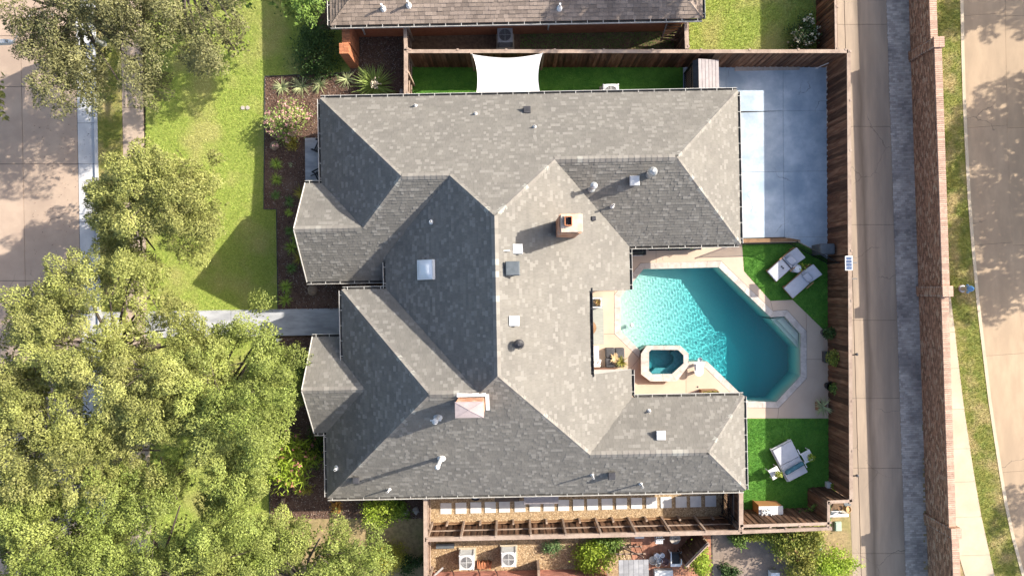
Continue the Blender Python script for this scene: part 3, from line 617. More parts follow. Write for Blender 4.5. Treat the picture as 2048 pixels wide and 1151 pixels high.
def chips(name, label, cat, poly, n, m, s, z):
    P = scatter(poly, n); k = len(P); C = np.concatenate([P, np.full((k, 1), z) + rng.random((k, 1)) * s * 0.4], 1)
    me = leaf_mesh(name, C, rng.random(k), s, m, aspect=0.45, up=0.8)
    return tag(link(name, me), label, cat, kind='stuff')
chips('mulch', 'brown bark mulch in the bed along the house front', 'mulch', BED, 26000, m_chip, 0.07, 0.02)
chips('mulch', 'dark bark mulch in the bed south of the front walk', 'mulch', BED2, 18000, m_chip, 0.07, 0.02)
chips('leaf_litter', 'dry leaf litter on bare ground beside the brick wing wall', 'leaf litter', NSIDE, 5000, m_chip, 0.07, 0.015)
def pebbles(name, label, poly, n, m, s, z):
    P = scatter(poly, n); k = len(P); oc = np.array([(1, 0, 0), (0, 1, 0), (-1, 0, 0), (0, -1, 0), (0, 0, .7)]) * s
    sc = (0.6 + 0.8 * rng.random((k, 1, 1))); V = oc[None] * sc * (0.7 + 0.6 * rng.random((k, 5, 3))); V[:, :, :2] += P[:, None, :]; V[:, :, 2] += z
    F = (np.array([(0, 1, 4), (1, 2, 4), (2, 3, 4), (3, 0, 4)])[None] + (np.arange(k) * 5)[:, None, None]).reshape(-1, 3)
    return tag(link(name, np_mesh(name, V.reshape(-1, 3), F, np.repeat(rng.random(k), 4), m, 3)), label, 'gravel', kind='stuff')
pebbles('gravel', 'tan pebble gravel round the white stepping stones', GRAV, 26000, m_pebble, 0.028, -0.008)
pebbles('gravel', 'tan rubble on the ground round the two southern air conditioners', pl((860, 1066), (1262, 1062), (1262, 1140), (860, 1146)), 9000, m_pebble, 0.03, -0.006)
# ------------------------------------------------------------------ the house
ZE, PI_ = 2.7, 0.78
def roof_faces():
    pN, pS = (-.63, 2.83), (-.63, -3.43); NEa, NEv = (7.01, 5.35), (1.89, 5.35); rW, hNW = (-2.48, 4.68), (-4.46, 4.68)
    g1, g2 = (-6.41, 2.73), (-6.47, -4.285); SEa, SEv = (8.395, -7.315), (3.255, -7.315); k1, k2 = (-1.39, -4.19), (-3.38, -4.19)
    F = {}
    # name: (upslope direction, eave offset along -up, polygon)
    F['N1'] = ((0, -1), -8.88, [(-8.66, 8.88), (10.54, 8.88), NEa, NEv, pN, rW, hNW])
    F['W2'] = ((1, 0), -8.66, [(-8.66, 8.88), hNW, g1, (-8.66, 4.98)])
    F['G1n'] = ((0, -1), -4.98, [(-9.44, 4.98), (-8.66, 4.98), g1, (-9.44, 2.73)])
    F['S2'] = ((0, 1), .48, [(-9.44, .48), (-9.44, 2.73), g1, hNW, rW, (-5.64, 1.52), (-5.64, .48)])
    F['W0'] = ((1, 0), -6.68, [rW, pN, pS, k1, (-5.64, .06), (-5.64, 1.52)])
    F['N2'] = ((0, -1), -1.1, [k1, k2, (-7.63, .06), (-5.64, .06)])
    F['W1'] = ((1, 0), -8.67, [k2, (-7.63, .06), (-7.63, -3.13), g2, (-8.67, -6.48), (-8.67, -9.48)])
    F['G2n'] = ((0, -1), 2.09, [(-9.24, -4.285), (-9.24, -2.09), (-7.63, -2.09), (-7.63, -3.13), g2])
    F['G2s'] = ((0, 1), -6.48, [(-9.24, -4.285), g2, (-8.67, -6.48), (-9.24, -6.48)])
    F['S0'] = ((0, 1), -9.48, [(-8.67, -9.48), (10.56, -9.48), SEa, SEv, pS, k1, k2])
    F['E3'] = ((-1, 0), -10.56, [(10.56, -5.15), (10.56, -9.48), SEa])
    F['N3'] = ((0, -1), 5.15, [(5.42, -5.15), (10.56, -5.15), SEa, SEv])
    F['E1'] = ((-1, 0), -10.54, [(10.54, 8.88), (10.54, 1.82), NEa])
    F['S1'] = ((0, 1), 1.82, [(5.42, 1.82), (10.54, 1.82), NEa, NEv])
    F['E0'] = ((-1, 0), -5.42, [pN, NEv, (5.42, 1.82), (5.42, -.2), (3.37, -.2), (3.37, -3.85), (5.42, -3.85), (5.42, -5.15), SEv, pS])
    return F
RF = roof_faces()
def plane_z(face, x, y, p=PI_, ze=ZE): return ze + p * (face[0][0] * x + face[0][1] * y - face[1])
def roof_z(x, y):
    for f in RF.values():
        if inpoly(x, y, f[2]): return plane_z(f, x, y)
    return ZE
def slope_frame(face, p=PI_, ze=ZE):
    u = Vector((*face[0], 0)); up = (u + Vector((0, 0, p))).normalized(); al_ = Vector((-u.y, u.x, 0)); nrm = al_.cross(up)
    if nrm.z < 0: al_ = -al_; nrm = -nrm
    return al_, up, nrm
def shingle_rows(face, p, ze, expo, tab, rseed):
    "courses of tabs clipped to the face: yields (along0, along1 at the butt, along0', along1' at the head, up0, up1)"
    al_, up, nrm = slope_frame(face, p, ze); cs = math.sqrt(1 + p * p)
    P2 = [(x * al_.x + y * al_.y, (x * face[0][0] + y * face[0][1] - face[1]) * cs) for x, y in face[2]]
    smin, smax = min(q[1] for q in P2), max(q[1] for q in P2)
    def spans(s):
        xs = []
        for i in range(len(P2)):
            (xa, ya), (xb, yb) = P2[i - 1], P2[i]
            if (ya > s) != (yb > s): xs.append(xa + (xb - xa) * (s - ya) / (yb - ya))
        xs.sort(); return list(zip(xs[::2], xs[1::2]))
    rr = random.Random(rseed); k = 0; s = smin
    while s < smax - 0.01:
        t = min(s + expo, smax); A, B = spans(s + 1e-4), spans(t - 1e-4)
        if len(A) != len(B): A = B = spans((s + t) / 2)
        for (a0, a1), (b0, b1) in zip(A, B):
            lo, hi = min(a0, b0), max(a1, b1); x = lo - rr.random() * tab
            while x < hi:
                w = tab * rr.choice((0.6, 0.8, 1.0, 1.2)); c0, c1 = max(x, a0), min(x + w, a1); d0, d1 = max(x, b0), min(x + w, b1)
                x += w
                if c1 - c0 < 0.01 and d1 - d0 < 0.01: continue
                if c1 < c0: c0 = c1 = (min(max(c0, a0), a1))
                if d1 < d0: d0 = d1 = (min(max(d0, b0), b1))
                full = (c0, c1) == (d0, d1)
                yield c0, c1, d0, d1, s, t, full, rr.random()
        s = t; k += 1
    return
def lay_shingles(face, p, ze, expo, tab, seed, mb, singles=None, lim=0, thick=0.016):
    al_, up, nrm = slope_frame(face, p, ze); u = Vector((*face[0], 0)); org = u * face[1] + Vector((0, 0, ze)); out = []
    for c0, c1, d0, d1, s, t, full, r in shingle_rows(face, p, ze, expo, tab, seed):
        h = thick + (0.009 if r > 0.45 else 0) + (0.005 if r > 0.8 else 0)
        g = 0.0025
        if singles is not None and full and len(out) < lim:
            out.append((c0, c1, s, t, h)); continue
        v = [org + al_ * (c0 + g) + up * s + nrm * 0, org + al_ * (c1 - g) + up * s, org + al_ * (c1 - g) + up * s + nrm * h, org + al_ * (c0 + g) + up * s + nrm * h,
             org + al_ * (d1 - g) + up * (t + 0.01) + nrm * 0.004, org + al_ * (d0 + g) + up * (t + 0.01) + nrm * 0.004]
        mb.add(v, [(0, 1, 2, 3), (3, 2, 4, 5)], r)
    return out, (al_, up, nrm, org)
house = thing('house', 'large single-storey house with grey shingled hip and gable roofs round a pool', 'house', (0.9, -0.3, 0))
deckm = MB()
for f in RF.values():
    deckm.add([(x, y, plane_z(f, x, y) - 0.012) for x, y in f[2]], [tuple(range(len(f[2])))])
roof = link('roof', None) if False else None
rm = deckm.mesh('roof', m_deckroof); bm = bmesh.new(); bm.from_mesh(rm)
for fc in bm.faces:
    if fc.normal.z < 0: fc.normal_flip()
bmesh.ops.triangulate(bm, faces=bm.faces[:]); bm.to_mesh(rm); bm.free()
roof = link('roof', rm, house)
mb = MB(); i = 0; fulls = []
for nme, f in RF.items():
    got, fr = lay_shingles(f, PI_, ZE, 0.145, 0.2, i, mb, singles=True if nme == 'S1' else None, lim=300); i += 1
    if got: fulls = (got, fr)
tag(mb.build('roof_shingles', m_shingle, roof), kind='stuff')
def single_shingles(fulls, parent, m, name='roof_shingle'):
    got, (al_, up, nrm, org) = fulls; cache = {}
    rot = Matrix((al_, up, nrm)).transposed().to_euler()
    for c0, c1, s, t, h in got:
        w = round((c1 - c0) / 0.02) * 0.02; key = (w, round(h, 3))
        if key not in cache:
            b = MB(); g = 0.003; e = t - s
            b.add([(g, 0, 0), (w - g, 0, 0), (w - g, 0, h), (g, 0, h), (w - g, e + .01, 0.004), (g, e + .01, 0.004)], [(0, 1, 2, 3), (3, 2, 4, 5)])
            cache[key] = b.mesh(name, m)
        sx = (c1 - c0) / w if w else 1
        link(name, cache[key], parent, loc=org + al_ * c0 + up * s, rot=rot, scale=(sx, 1, 1))
single_shingles(fulls, roof, m_shingle_p)
# ridge and hip caps: folded shingles laid one over the next
def cap_line(a, b, m, parent, step=0.2, wid=0.15, drop=0.1, name='ridge_cap', lift=0.022):
    a, b = Vector(a), Vector(b); d = (b - a).normalized(); n_ = int((b - a).length / step)
    side = Vector((-d.y, d.x, 0)).normalized(); upv = side.cross(d) if side.cross(d).z > 0 else d.cross(side)
    mbx = MB(); L_ = step * 1.12
    for sgn in (0,):
        mbx.add([(0, -wid, -drop), (0, 0, 0.014), (0, wid, -drop), (L_, -wid, -drop - 0.012), (L_, 0, 0), (L_, wid, -drop - 0.012),
                 (0, -wid, -drop - 0.02), (0, wid, -drop - 0.02)],
                [(0, 1, 4, 3), (1, 2, 5, 4), (0, 6, 7, 2, 1)])
    me = mbx.mesh(name, m)
    rot = Matrix((d, side, upv)).transposed().to_euler()
    for k in range(n_):
        link(name, me, parent, loc=a + d * (k * step) + upv * lift, rot=rot)
def P3(x, y): return (x, y, roof_z(x, y) if False else None)
def zf(n, x, y): return plane_z(RF[n], x, y)
CAPS = [('N1', (-8.66, 8.88), (-4.46, 4.68), .1), ('N1', (-4.46, 4.68), (-2.48, 4.68), .115), ('N1', (-2.48, 4.68), (-.63, 2.83), .1), ('N1', (1.89, 5.35), (-.63, 2.83), .1),
        ('N1', (1.89, 5.35), (7.01, 5.35), .115), ('N1', (10.54, 8.88), (7.01, 5.35), .1), ('S1', (10.54, 1.82), (7.01, 5.35), .1), ('E0', (-.63, 2.83), (-.63, -3.43), .115),
        ('S0', (3.255, -7.315), (-.63, -3.43), .1), ('S0', (3.255, -7.315), (8.395, -7.315), .115), ('N3', (10.56, -5.15), (8.395, -7.315), .1), ('S0', (10.56, -9.48), (8.395, -7.315), .1),
        ('S0', (-1.39, -4.19), (-.63, -3.43), .1), ('N2', (-3.38, -4.19), (-1.39, -4.19), .115), ('N2', (-7.63, .06), (-3.38, -4.19), .1), ('S0', (-8.67, -9.48), (-3.38, -4.19), .1),
        ('S2', (-9.44, 2.73), (-6.41, 2.73), .115), ('S2', (-6.41, 2.73), (-4.46, 4.68), .1), ('G2n', (-9.24, -4.285), (-6.47, -4.285), .115)]
for fn, a, b, dp in CAPS:
    cap_line((*a, zf(fn, *a)), (*b, zf(fn, *b)), m_cap, roof, step=0.24, drop=dp * 0.75, wid=0.14)
# soffit, fascia, walls
OUT = [(-8.66, 8.88), (10.54, 8.88), (10.54, 1.82), (5.42, 1.82), (5.42, -.2), (3.37, -.2), (3.37, -3.85), (5.42, -3.85), (5.42, -5.15), (10.56, -5.15), (10.56, -9.48),
       (-8.67, -9.48), (-8.67, -6.48), (-9.24, -6.48), (-9.24, -2.09), (-7.63, -2.09), (-7.63, .06), (-5.64, .06), (-5.64, .48), (-9.44, .48), (-9.44, 4.98), (-8.66, 4.98)]
WALL = [(-8.2, 8.42), (10.08, 8.42), (10.08, 2.28), (4.96, 2.28), (4.96, .0), (1.2, 0), (1.2, -4.05), (4.96, -4.05), (4.96, -5.61), (10.1, -5.61), (10.1, -9.02),
        (-8.2, -9.02), (-8.2, -6.3), (-8.95, -6.3), (-8.95, -2.3), (-7.0, -2.3), (-7.0, -.3), (-5.2, -.3), (-5.2, .7), (-9.15, .7), (-9.15, 4.75), (-8.2, 4.75)]
so = sheet_mesh('soffit', offset_poly(OUT, -0.02), [], ZE - 0.12, m_soffit); link('soffit', so, house)
MB().prism(WALL, 0, ZE - 0.11, top=False).build('wall', m_brickwall, house)
fa = MB(); nO = len(OUT)
SK = {4: 'rakeN', 5: 'patio', 6: 'rakeS'}
for i in range(nO):
    a, b = OUT[i], OUT[(i + 1) % nO]; e = 0.004
    za = zb = ZE
    if i == 4: za, zb = ZE, zf('E0', 3.37, -.2)
    if i == 5: za = zb = zf('E0', 3.37, -1)
    if i == 6: za, zb = zf('E0', 3.37, -1), ZE
    if i in (15, 16): za = zb = 3.51
    if i == 13: pass
    lowa, lowb = (ZE - 0.16, ZE - 0.16) if i in (4, 6, 15, 16) else (za - 0.2, zb - 0.2)
    fa.add([(*a, lowa), (*b, lowb), (*b, zb - 0.006), (*a, za - 0.006)], [(0, 1, 2, 3)])
fa.build('fascia', m_soffit, house)
# side walls round the raised porch eave and the gable ends
gw = MB()
for x, y0, y1, ym in ((-9.15, .48, 4.98, 2.73), (-8.95, -6.48, -2.09, -4.285)):
    gw.add([(x, y0 + .2, ZE - .13), (x, y1 - .2, ZE - .13), (x, ym, ZE + PI_ * (y1 - y0) / 2 - .05)], [(0, 1, 2)])
gw.add([(-5.6, .06, 2.5), (-5.6, 1.5, 2.5), (-5.6, 1.5, 3.5), (-5.6, .06, 3.5)], [(0, 1, 2, 3)])
gw.add([(-7.6, -3.1, 2.5), (-7.6, .06, 2.5), (-7.6, .06, 3.5), (-7.6, -3.1, 3.5)], [(0, 1, 2, 3)])
gw.build('gable_wall', m_brickwall, house)
rk_ = MB()
for x, y0, y1, ym in ((-9.44, .48, 4.98, 2.73), (-9.24, -6.48, -2.09, -4.285)):
    zt = ZE + PI_ * (y1 - y0) / 2
    for ya in (y0, y1): rk_.bar((x + .01, ya, ZE - .02), (x + .01, ym, zt - .02), 0.03, 0.14)
rk_.build('rake_board', m_soffit, house)
# patio beam with posts, sliding doors, windows
pbm = MB(); pbm.bar((3.22, -.3, 4.02), (3.22, -3.75, 4.02), 0.18, 0.3)
pbm.build('patio_beam', m_soffit, house)
for y in (-.45, -3.6): MB().box(3.22, y, 1.95, .18, .18, 3.9).build('patio_post', m_soffit, house)
def window(x, y, z, w, h, ax, name='window'):
    fr = MB(); t = .06
    sx, sy = (0.08, w) if ax == 'x' else (w, 0.08)
    fr.box(x, y, z + h / 2 + t / 2, sx + .02, sy + .02, t); fr.box(x, y, z - h / 2 - t / 2, sx + .06, sy + .04, t)
    for s in (-1, 0, 1):
        if ax == 'x': fr.box(x, y + s * (w - t) / 2, z, .08, t, h)
        else: fr.box(x + s * (w - t) / 2, y, z, t, .08, h)
    o = fr.build(name, m_white, house)
    MB().box(x, y, z, 0.05 if ax == 'x' else w - .05, 0.05 if ax == 'y' else w - .05, h).build('pane', m_glass, o)
for y in (6.5, 4.2): window(10.08, y, 1.5, 1.6, 1.3, 'x')
for y in (-6.7, -8): window(10.1, y, 1.5, .9, 1.2, 'x')
window(1.2, -2, 1.2, 2.6, 2.2, 'x', 'sliding_door')
for y in (2.73,): window(-9.15, y, 1.5, 1.8, 1.4, 'x')
window(-8.95, -4.28, 1.5, 1.8, 1.4, 'x')
for x in (-6, -1, 4, 8): window(x, -9.02, 1.5, 1.2, 1.2, 'y')
for x in (6.2, 8.4): window(x, 2.28, 1.4, 1.3, 1.7, 'y')
window(-7.0, -1.2, 1.1, 1.0, 2.1, 'x', 'front_door')
# gutters
def gutter(a, b, z, house_side, parent=house, hang=0.72, m=m_gut):
    "open trough along an eave from a to b; house_side = unit vector to the wall"
    a, b = Vector((*a, z)), Vector((*b, z)); hs = Vector((*house_side, 0)); d = (b - a).normalized(); w = 0.115
    g = MB()
    prof = [(0.0, 0.0), (0.0, -0.10), (-w, -0.10), (-w, 0.015), (-w - 0.016, 0.015), (-w - 0.016, -0.11), (0.004, -0.11)]
    vs = []
    for p in (a, b):
        for q in prof: vs.append(p + hs * q[0] + Vector((0, 0, q[1] - 0.012)))
    k = len(prof); fs = [(i, i + 1, k + i + 1, k + i) for i in range(k - 1)] + [tuple(range(k)), tuple(range(2 * k - 1, k - 1, -1))]
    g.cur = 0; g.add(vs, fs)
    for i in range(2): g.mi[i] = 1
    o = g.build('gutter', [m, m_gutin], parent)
    n_ = max(1, int((b - a).length / hang)); hm = MB().box(0, 0, 0, 0.022, w + 0.02, 0.01)
    key = 'gh%s' % m.name
    if key not in MATS: MATS[key] = hm.mesh('hanger', m)
    ang = math.atan2(hs.y, hs.x) - math.pi / 2
    for i in range(n_ + 1):
        p = a + d * ((b - a).length * (i + .3) / (n_ + .6)) - hs * (w / 2) + Vector((0, 0, 0.004))
        link('hanger', MATS[key], o, loc=p, rot=(0, 0, ang))
gutter((-8.66, 8.89), (10.54, 8.89), ZE, (0, -1)); gutter((10.55, 8.85), (10.55, 1.85), ZE, (-1, 0)); gutter((10.5, 1.81), (5.5, 1.81), ZE, (0, 1))
gutter((5.43, 1.7), (5.43, -.18), ZE, (-1, 0)); gutter((3.385, -.05), (3.385, -3.95), 4.3, (-1, 0), m=m_dark); gutter((5.43, -3.87), (5.43, -5.1), ZE, (-1, 0))
gutter((5.5, -5.14), (10.56, -5.14), ZE, (0, -1)); gutter((10.57, -5.2), (10.57, -9.48), ZE, (-1, 0)); gutter((10.5, -9.49), (-8.67, -9.49), ZE, (0, 1))
gutter((-8.68, -9.45), (-8.68, -6.5), ZE, (1, 0)); gutter((-9.24, -6.49), (-8.3, -6.49), ZE, (0, 1)); gutter((-9.24, -2.08), (-7.66, -2.08), ZE, (0, -1))
gutter((-7.64, .03), (-7.64, -3.1), 3.51, (1, 0)); gutter((-7.6, .07), (-5.66, .07), 3.51, (0, -1)); gutter((-5.65, .1), (-5.65, 1.25), 3.51, (1, 0))
gutter((-5.7, .47), (-9.44, .47), ZE, (0, 1)); gutter((-8.67, 5.0), (-8.67, 8.86), ZE, (1, 0)); gutter((-9.44, 4.99), (-8.3, 4.99), ZE, (0, -1))
# chimneys
def chimney(rect, zt, name, crown):
    x0, y0, x1, y1 = rect; cx, cy = (x0 + x1) / 2, (y0 + y1) / 2; zb = min(roof_z(x, y) for x in (x0, x1) for y in (y0, y1)) - 0.3
    o = MB().box(cx, cy, (zb + zt) / 2, x1 - x0 - .03, y1 - y0 - .03, zt - zb).build(name, m_mortar, house)
    bw, bh = 0.2, 0.075; k = 0; z = zb; mesh_c = {}
    while z + bh <= zt - 0.05:
        big = 0.025 if z > zt - 0.30 else 0
        for ax, fx, lo, hi in (('x', x0, y0, y1), ('x', x1, y0, y1), ('y', y0, x0, x1), ('y', y1, x0, x1)):
            s = 1 if fx in (x1, y1) else -1
            n_ = max(2, round((hi - lo) / bw)); w = (hi - lo) / n_
            for i in range(n_):
                off = (w / 2 if k % 2 else 0); c = lo + w * (i + .5) + (off if i < n_ - 1 else 0)
                key = round(w, 3)
                if key not in mesh_c: mesh_c[key] = MB().box(0, 0, 0, w - 0.012, 0.06, bh - 0.012).mesh('brick', m_cbrick)
                zz = z + bh / 2
                if ax == 'x': xx, yy, rz_ = fx + s * (big - .012), c, math.pi / 2
                else: xx, yy, rz_ = c, fx + s * (big - .012), 0
                if zz > roof_z(xx, yy) - .05: link('brick', mesh_c[key], o, loc=(xx, yy, zz), rot=(0, 0, rz_))
        z += bh; k += 1
    fl = MB()
    fl.prism([(x0 - .12, y0 - .12), (x1 + .12, y0 - .12), (x1 + .12, y1 + .12), (x0 - .12, y1 + .12)], zb, zb + .01)
    return o, cx, cy
xa, ya = W2(1121, 464, 7.9); xb, yb = W2(1163, 428, 7.9)
ch, cx, cy = chimney((xa, ya, xb, yb), 7.85, 'chimney', 'mortar')
cm = MB().box(cx + .03, cy, 7.88, xb - xa + .02, yb - ya + .02, .09).build('chimney_crown', m_crown, ch, bevel=.02)
fx, fy = W2(1136.5, 442, 7.98); fm = MB()
for dx, dy, sx, sy in ((-.13, 0, .03, .34), (.13, 0, .03, .34), (0, -.17, .23, .03), (0, .17, .23, .03)): fm.box(fx + dx, fy + dy, 8.0, sx, sy, .2)
fm.build('flue_liner', m_terra, ch); MB().box(fx, fy, 7.94, .23, .31, .02).build('flue_opening', m_black, ch)
bl = MB()
for i in range(7): bl.box(xa + .05 + random.random() * .3, yb - .05 - random.random() * .35, 7.95, .05, .04, .05, random.random() * 3)
bl.build('broken_mortar', m_mortar, ch)
xa, ya = W2(910, 836, 7.9); xb, yb = W2(967, 803, 7.9)
ch2, cx, cy = chimney((xa + .04, ya + .03, xb - .04, yb - .03), 7.8, 'chimney', 'metal')
c2 = MB(); z0, z1 = 7.83, 7.9
c2.add([(xa, ya, z0), (xb, ya, z0), (xb, yb, z0), (xa, yb, z0), (cx, cy, z1 + .02), (xa, ya, z0 - .08), (xb, ya, z0 - .08), (xb, yb, z0 - .08), (xa, yb, z0 - .08)],
       [(0, 1, 4), (1, 2, 4), (2, 3, 4), (3, 0, 4), (5, 6, 1, 0), (6, 7, 2, 1), (7, 8, 3, 2), (8, 5, 0, 3)])
co = c2.build('chimney_cap', m_capm, ch2)
sm_ = MB()
for q in ((xa, ya), (xb, yb), (xa, yb), (xb, ya)): sm_.bar((q[0], q[1], z0 + .004), (cx, cy, z1 + .024), .025, .02)
sm_.build('cap_seam', m_capm, co)
fl = MB()
for (ax_, ay_, bx_, by_) in ((xa + .0, yb + .12, xb + .05, yb + .12), (xb + .1, yb + .12, xb + .1, ya)):
    fl.bar((ax_, ay_, roof_z(ax_, ay_) + .05), (bx_, by_, roof_z(bx_, by_) + .05), .16, .02)
fl.build('flashing', m_white, ch2)
# things fixed to the roof
def on_roof(px, py):
    z = 5.0
    for _ in range(12):
        x, y, _z = W(px, py, z); z = roof_z(x, y)
    return x, y, z
def pipe(px, py, h, r=0.04, m=m_white, name='vent_pipe', capr=0, collar=True):
    x, y, z = on_roof(px, py); o = MB().lathe([(r, -.1), (r, h)], 10, (x, y, z)).build(name, m, house, smooth=False)
    if collar: MB().lathe([(r * 2.4, -.05), (r * 2.1, .03), (r * 1.15, .1)], 12, (x, y, z)).build('collar', m, o)
    if capr: MB().lathe([(capr * .6, h - .05), (capr, h), (capr, h + .1), (capr * .3, h + .18)], 14, (x, y, z)).build('cap', m, o)
    else: MB().lathe([(r * .7, h), (r * .7, h + .006)], 8, (x, y, z)).build('opening', m_black, o)
    return o
for p in ((831, 212), (951, 228), (1069, 254), (1298, 821)): pipe(*p, .22)
pipe(1224, 412, .55, .045); pipe(863, 444, .3, .05); pipe(779, 977, .5); pipe(1184, 948, .65); pipe(1281, 966, .62); pipe(674, 935, .35, .06)
pipe(1183, 377, .8, .075, m_steel, 'flue_pipe', .15); pipe(883, 914, 1.55, .085, m_white, 'flue_pipe', .1); p_ = pipe(876, 832, 1.0, .085, m_pale, 'flue_pipe', .12)
x, y, z = on_roof(876, 832); MB().bar((x - .22, y, z + .85), (x + .22, y, z + .85), .05).build('tee_arm', m_pale, p_)
def box_vent(px, py, s, h, m, slope=None):
    x, y, z = on_roof(px, py); o = MB().box(x, y, z + h / 2, s * .8, s * .8, h + .1).build('roof_vent', m_dark, house)
    MB().box(x, y, z + h + .03, s, s, .08, taper=.88).build('hood', m, o, bevel=.012); return o
box_vent(1054, 221, .34, .12, m_dark); box_vent(1187, 437, .2, .1, m_dark); box_vent(1267, 363, .44, .25, m_pale); box_vent(1035, 498, .42, .12, m_pale)
box_vent(1025, 537, .58, .35, m_bin); box_vent(1028, 641, .42, .15, m_white); box_vent(1320, 868, .42, .2, m_white); box_vent(714, 957, .3, .22, m_dark); box_vent(1222, 948, .34, .25, m_dark)
def turbine(px, py, h, r, m):
    x, y, z = on_roof(px, py); o = MB().lathe([(r * .75, -.2), (r * .75, h * .5)], 14, (x, y, z)).build('turbine_vent', m, house)
    fn = MB(); n_ = 18
    for i in range(n_):
        a = 2 * math.pi * i / n_
        pr = [(r * .7, h * .5), (r, h * .62), (r * 1.02, h * .78), (r * .8, h * .92), (r * .3, h)]
        v = []
        for q, zz in pr:
            for da in (-.12, .14): v.append((x + q * math.cos(a + da), y + q * math.sin(a + da), z + zz + (0.012 if da > 0 else 0)))
        fn.add(v, [(2 * j, 2 * j + 1, 2 * j + 3, 2 * j + 2) for j in range(4)])
    fn.build('fins', m, o); MB().lathe([(r * .34, h * .98), (r * .3, h * 1.03)], 12, (x, y, z)).build('cap', m, o)
turbine(1298, 349, 1.0, .2, m_steel); turbine(1038, 686, .62, .2, m_dark)
x, y, z = on_roof(855, 539); u = Vector((1, 0, PI_)).normalized(); nn = Vector((-PI_, 0, 1)).normalized()
rot = Matrix((u, Vector((0, 1, 0)), nn)).transposed().to_euler()
sk = MB().box(0, 0, .06, .92, .84, .2).build('skylight', m_white, house, loc=(x, y, z), rot=rot)
sd = MB(); ns = 8
for i in range(ns + 1):
    for j in range(ns + 1):
        a, b = i / ns * 2 - 1, j / ns * 2 - 1; sd.v.append((a * .42, b * .38, .165 + .10 * (1 - a ** 4) * (1 - b ** 4)))
sd.f = [(i * 9 + j, i * 9 + 9 + j, i * 9 + 10 + j, i * 9 + j + 1) for i in range(8) for j in range(8)]; sd.r = [.5] * 64; sd.mi = [0] * 64
sd.build('dome', m_skyl, sk, local=True, smooth=True)
x, y, z = on_roof(1010, 501); MB().bar((x - .25, y, z + .05), (x + .2, y, z + .05), .03).build('conduit', m_white, house)
# ------------------------------------------------------------------ fences
def fence(label, a, b, h=2.1, side=1, posts=2.4, cap=True, boards=True, mboard=None, bw=0.14, name='wooden_fence', rails=(0.35, 1.05, 1.8), kick=False, capw=0.14, stubs=False, post_top=True, group=None, mrail=None):
    "board fence from a to b (world xy); boards on the side of the left normal * side, posts on the other"
    mrail = mrail or m_rail
    a, b = Vector(a), Vector(b); d = (b - a).normalized(); L_ = (b - a).length; nrm = Vector((-d.y, d.x)) * side; rz = math.atan2(d.y, d.x)
    t = thing(name, label, 'fence', (*((a + b) / 2), 0), rz, group)
    def at(s, off, z): p = a + d * s + nrm * off; return (p.x, p.y, z)
    if boards:
        n_ = int(L_ / bw); me = MB().box(0, 0, 0, bw + 0.03, 0.02, h - 0.03).mesh('board', mboard or m_wood)
        for i in range(n_):
            link('board', me, t, loc=at((i + .5) * bw, 0.045 + (.012 if i % 2 else -.012) + random.uniform(-.004, .004), (h - .03) / 2 - random.random() * .02), rot=(0, 0, rz))
    for z in rails:
        p, q = at(0, -0.0, z), at(L_, -0.0, z); MB().bar(p, q, 0.04, 0.09).build('rail', mrail, t)
    k = max(1, round(L_ / posts)); pm = MB().box(0, 0, h / 2 + .02, 0.095, 0.095, h + .05).mesh('post', m_rail)
    for i in range(k + 1): link('post', pm, t, loc=at(min(max(L_ * i / k, .06), L_ - .06), -0.075, 0), rot=(0, 0, rz))
    if stubs:
        sm = MB().box(0, 0, .28, .09, .09, .56).mesh('short_post', m_rail)
        for i in range(k): link('short_post', sm, t, loc=at(L_ * (i + .5) / k, -0.09, 0), rot=(0, 0, rz))
    if kick: MB().bar(at(0, -.03, .12), at(L_, -.03, .12), .04, .26).build('kick_board', m_railw, t)
    if cap: MB().bar(at(-.04, 0.0, h + .01), at(L_ + .04, 0.0, h + .01), capw, 0.035).build('cap_rail', m_rail, t)
    return t
ZF = 2.13
fN0, fN1 = W2(818, 103, ZF), W2(1694, 103, ZF)
fence('long brown board fence between the house and the north neighbour', fN0, fN1, ZF, side=-1, capw=.17)
fE0, fE1 = W2(1697, 101, ZF), W2(1702, 1001, ZF)
fence('long brown board fence between the pool yard and the alley', fE0, fE1, ZF, side=-1, capw=.17)
c1, c2_ = W2(1657, 1003, ZF), W2(1657, 1046, ZF)
fence('short fence wall stepping in from the alley at the southeast corner', c1, fE1, ZF, side=1, posts=1)
fence('short fence wall running south beside the clutter shelf', c2_, c1, ZF, side=1, posts=1)
fence('southeast board fence behind the potting bench', W2(1482, 1051, ZF), c2_, ZF, side=1, posts=1.6)
fence('fence with open rails and posts along the stepping stone path', W2(852, 1078, ZF), W2(1482, 1063, ZF), ZF, side=-1, posts=1.68, kick=True, stubs=True, capw=.19, bw=.15, rails=(1.02, 1.85))
fence('narrow fence rail behind the southeast fence along the shrubs', W2(1482, 1063, ZF), W2(1662, 1056, ZF), ZF, side=-1, posts=2.2, boards=False, rails=(1.9,), capw=.15)
fence('weathered fence at the west end of the stepping stone path', W2(851, 990, ZF), W2(852, 1260, ZF), ZF, side=-1, posts=1.9, capw=.19)
fence('weathered fence crossing beside the south turf gate', W2(1482, 982, ZF), W2(1482, 1060, ZF), ZF, side=1, posts=1.7, capw=.2)
fence('weathered fence between front bed and north turf strip', W2(812, 188, ZF), W2(812, 100, ZF), ZF, side=1, posts=1.0, capw=.19)
fence('weathered fence joining the north neighbouring house wall', W2(812, 100, ZF), W2(810, 46, ZF), ZF, side=1, posts=1.0, capw=.17)
fence('short weathered fence at the northeast corner of the north neighbouring house', W2(1374, 96, ZF), W2(1372, 40, ZF), ZF, side=1, posts=1.3, capw=.19)
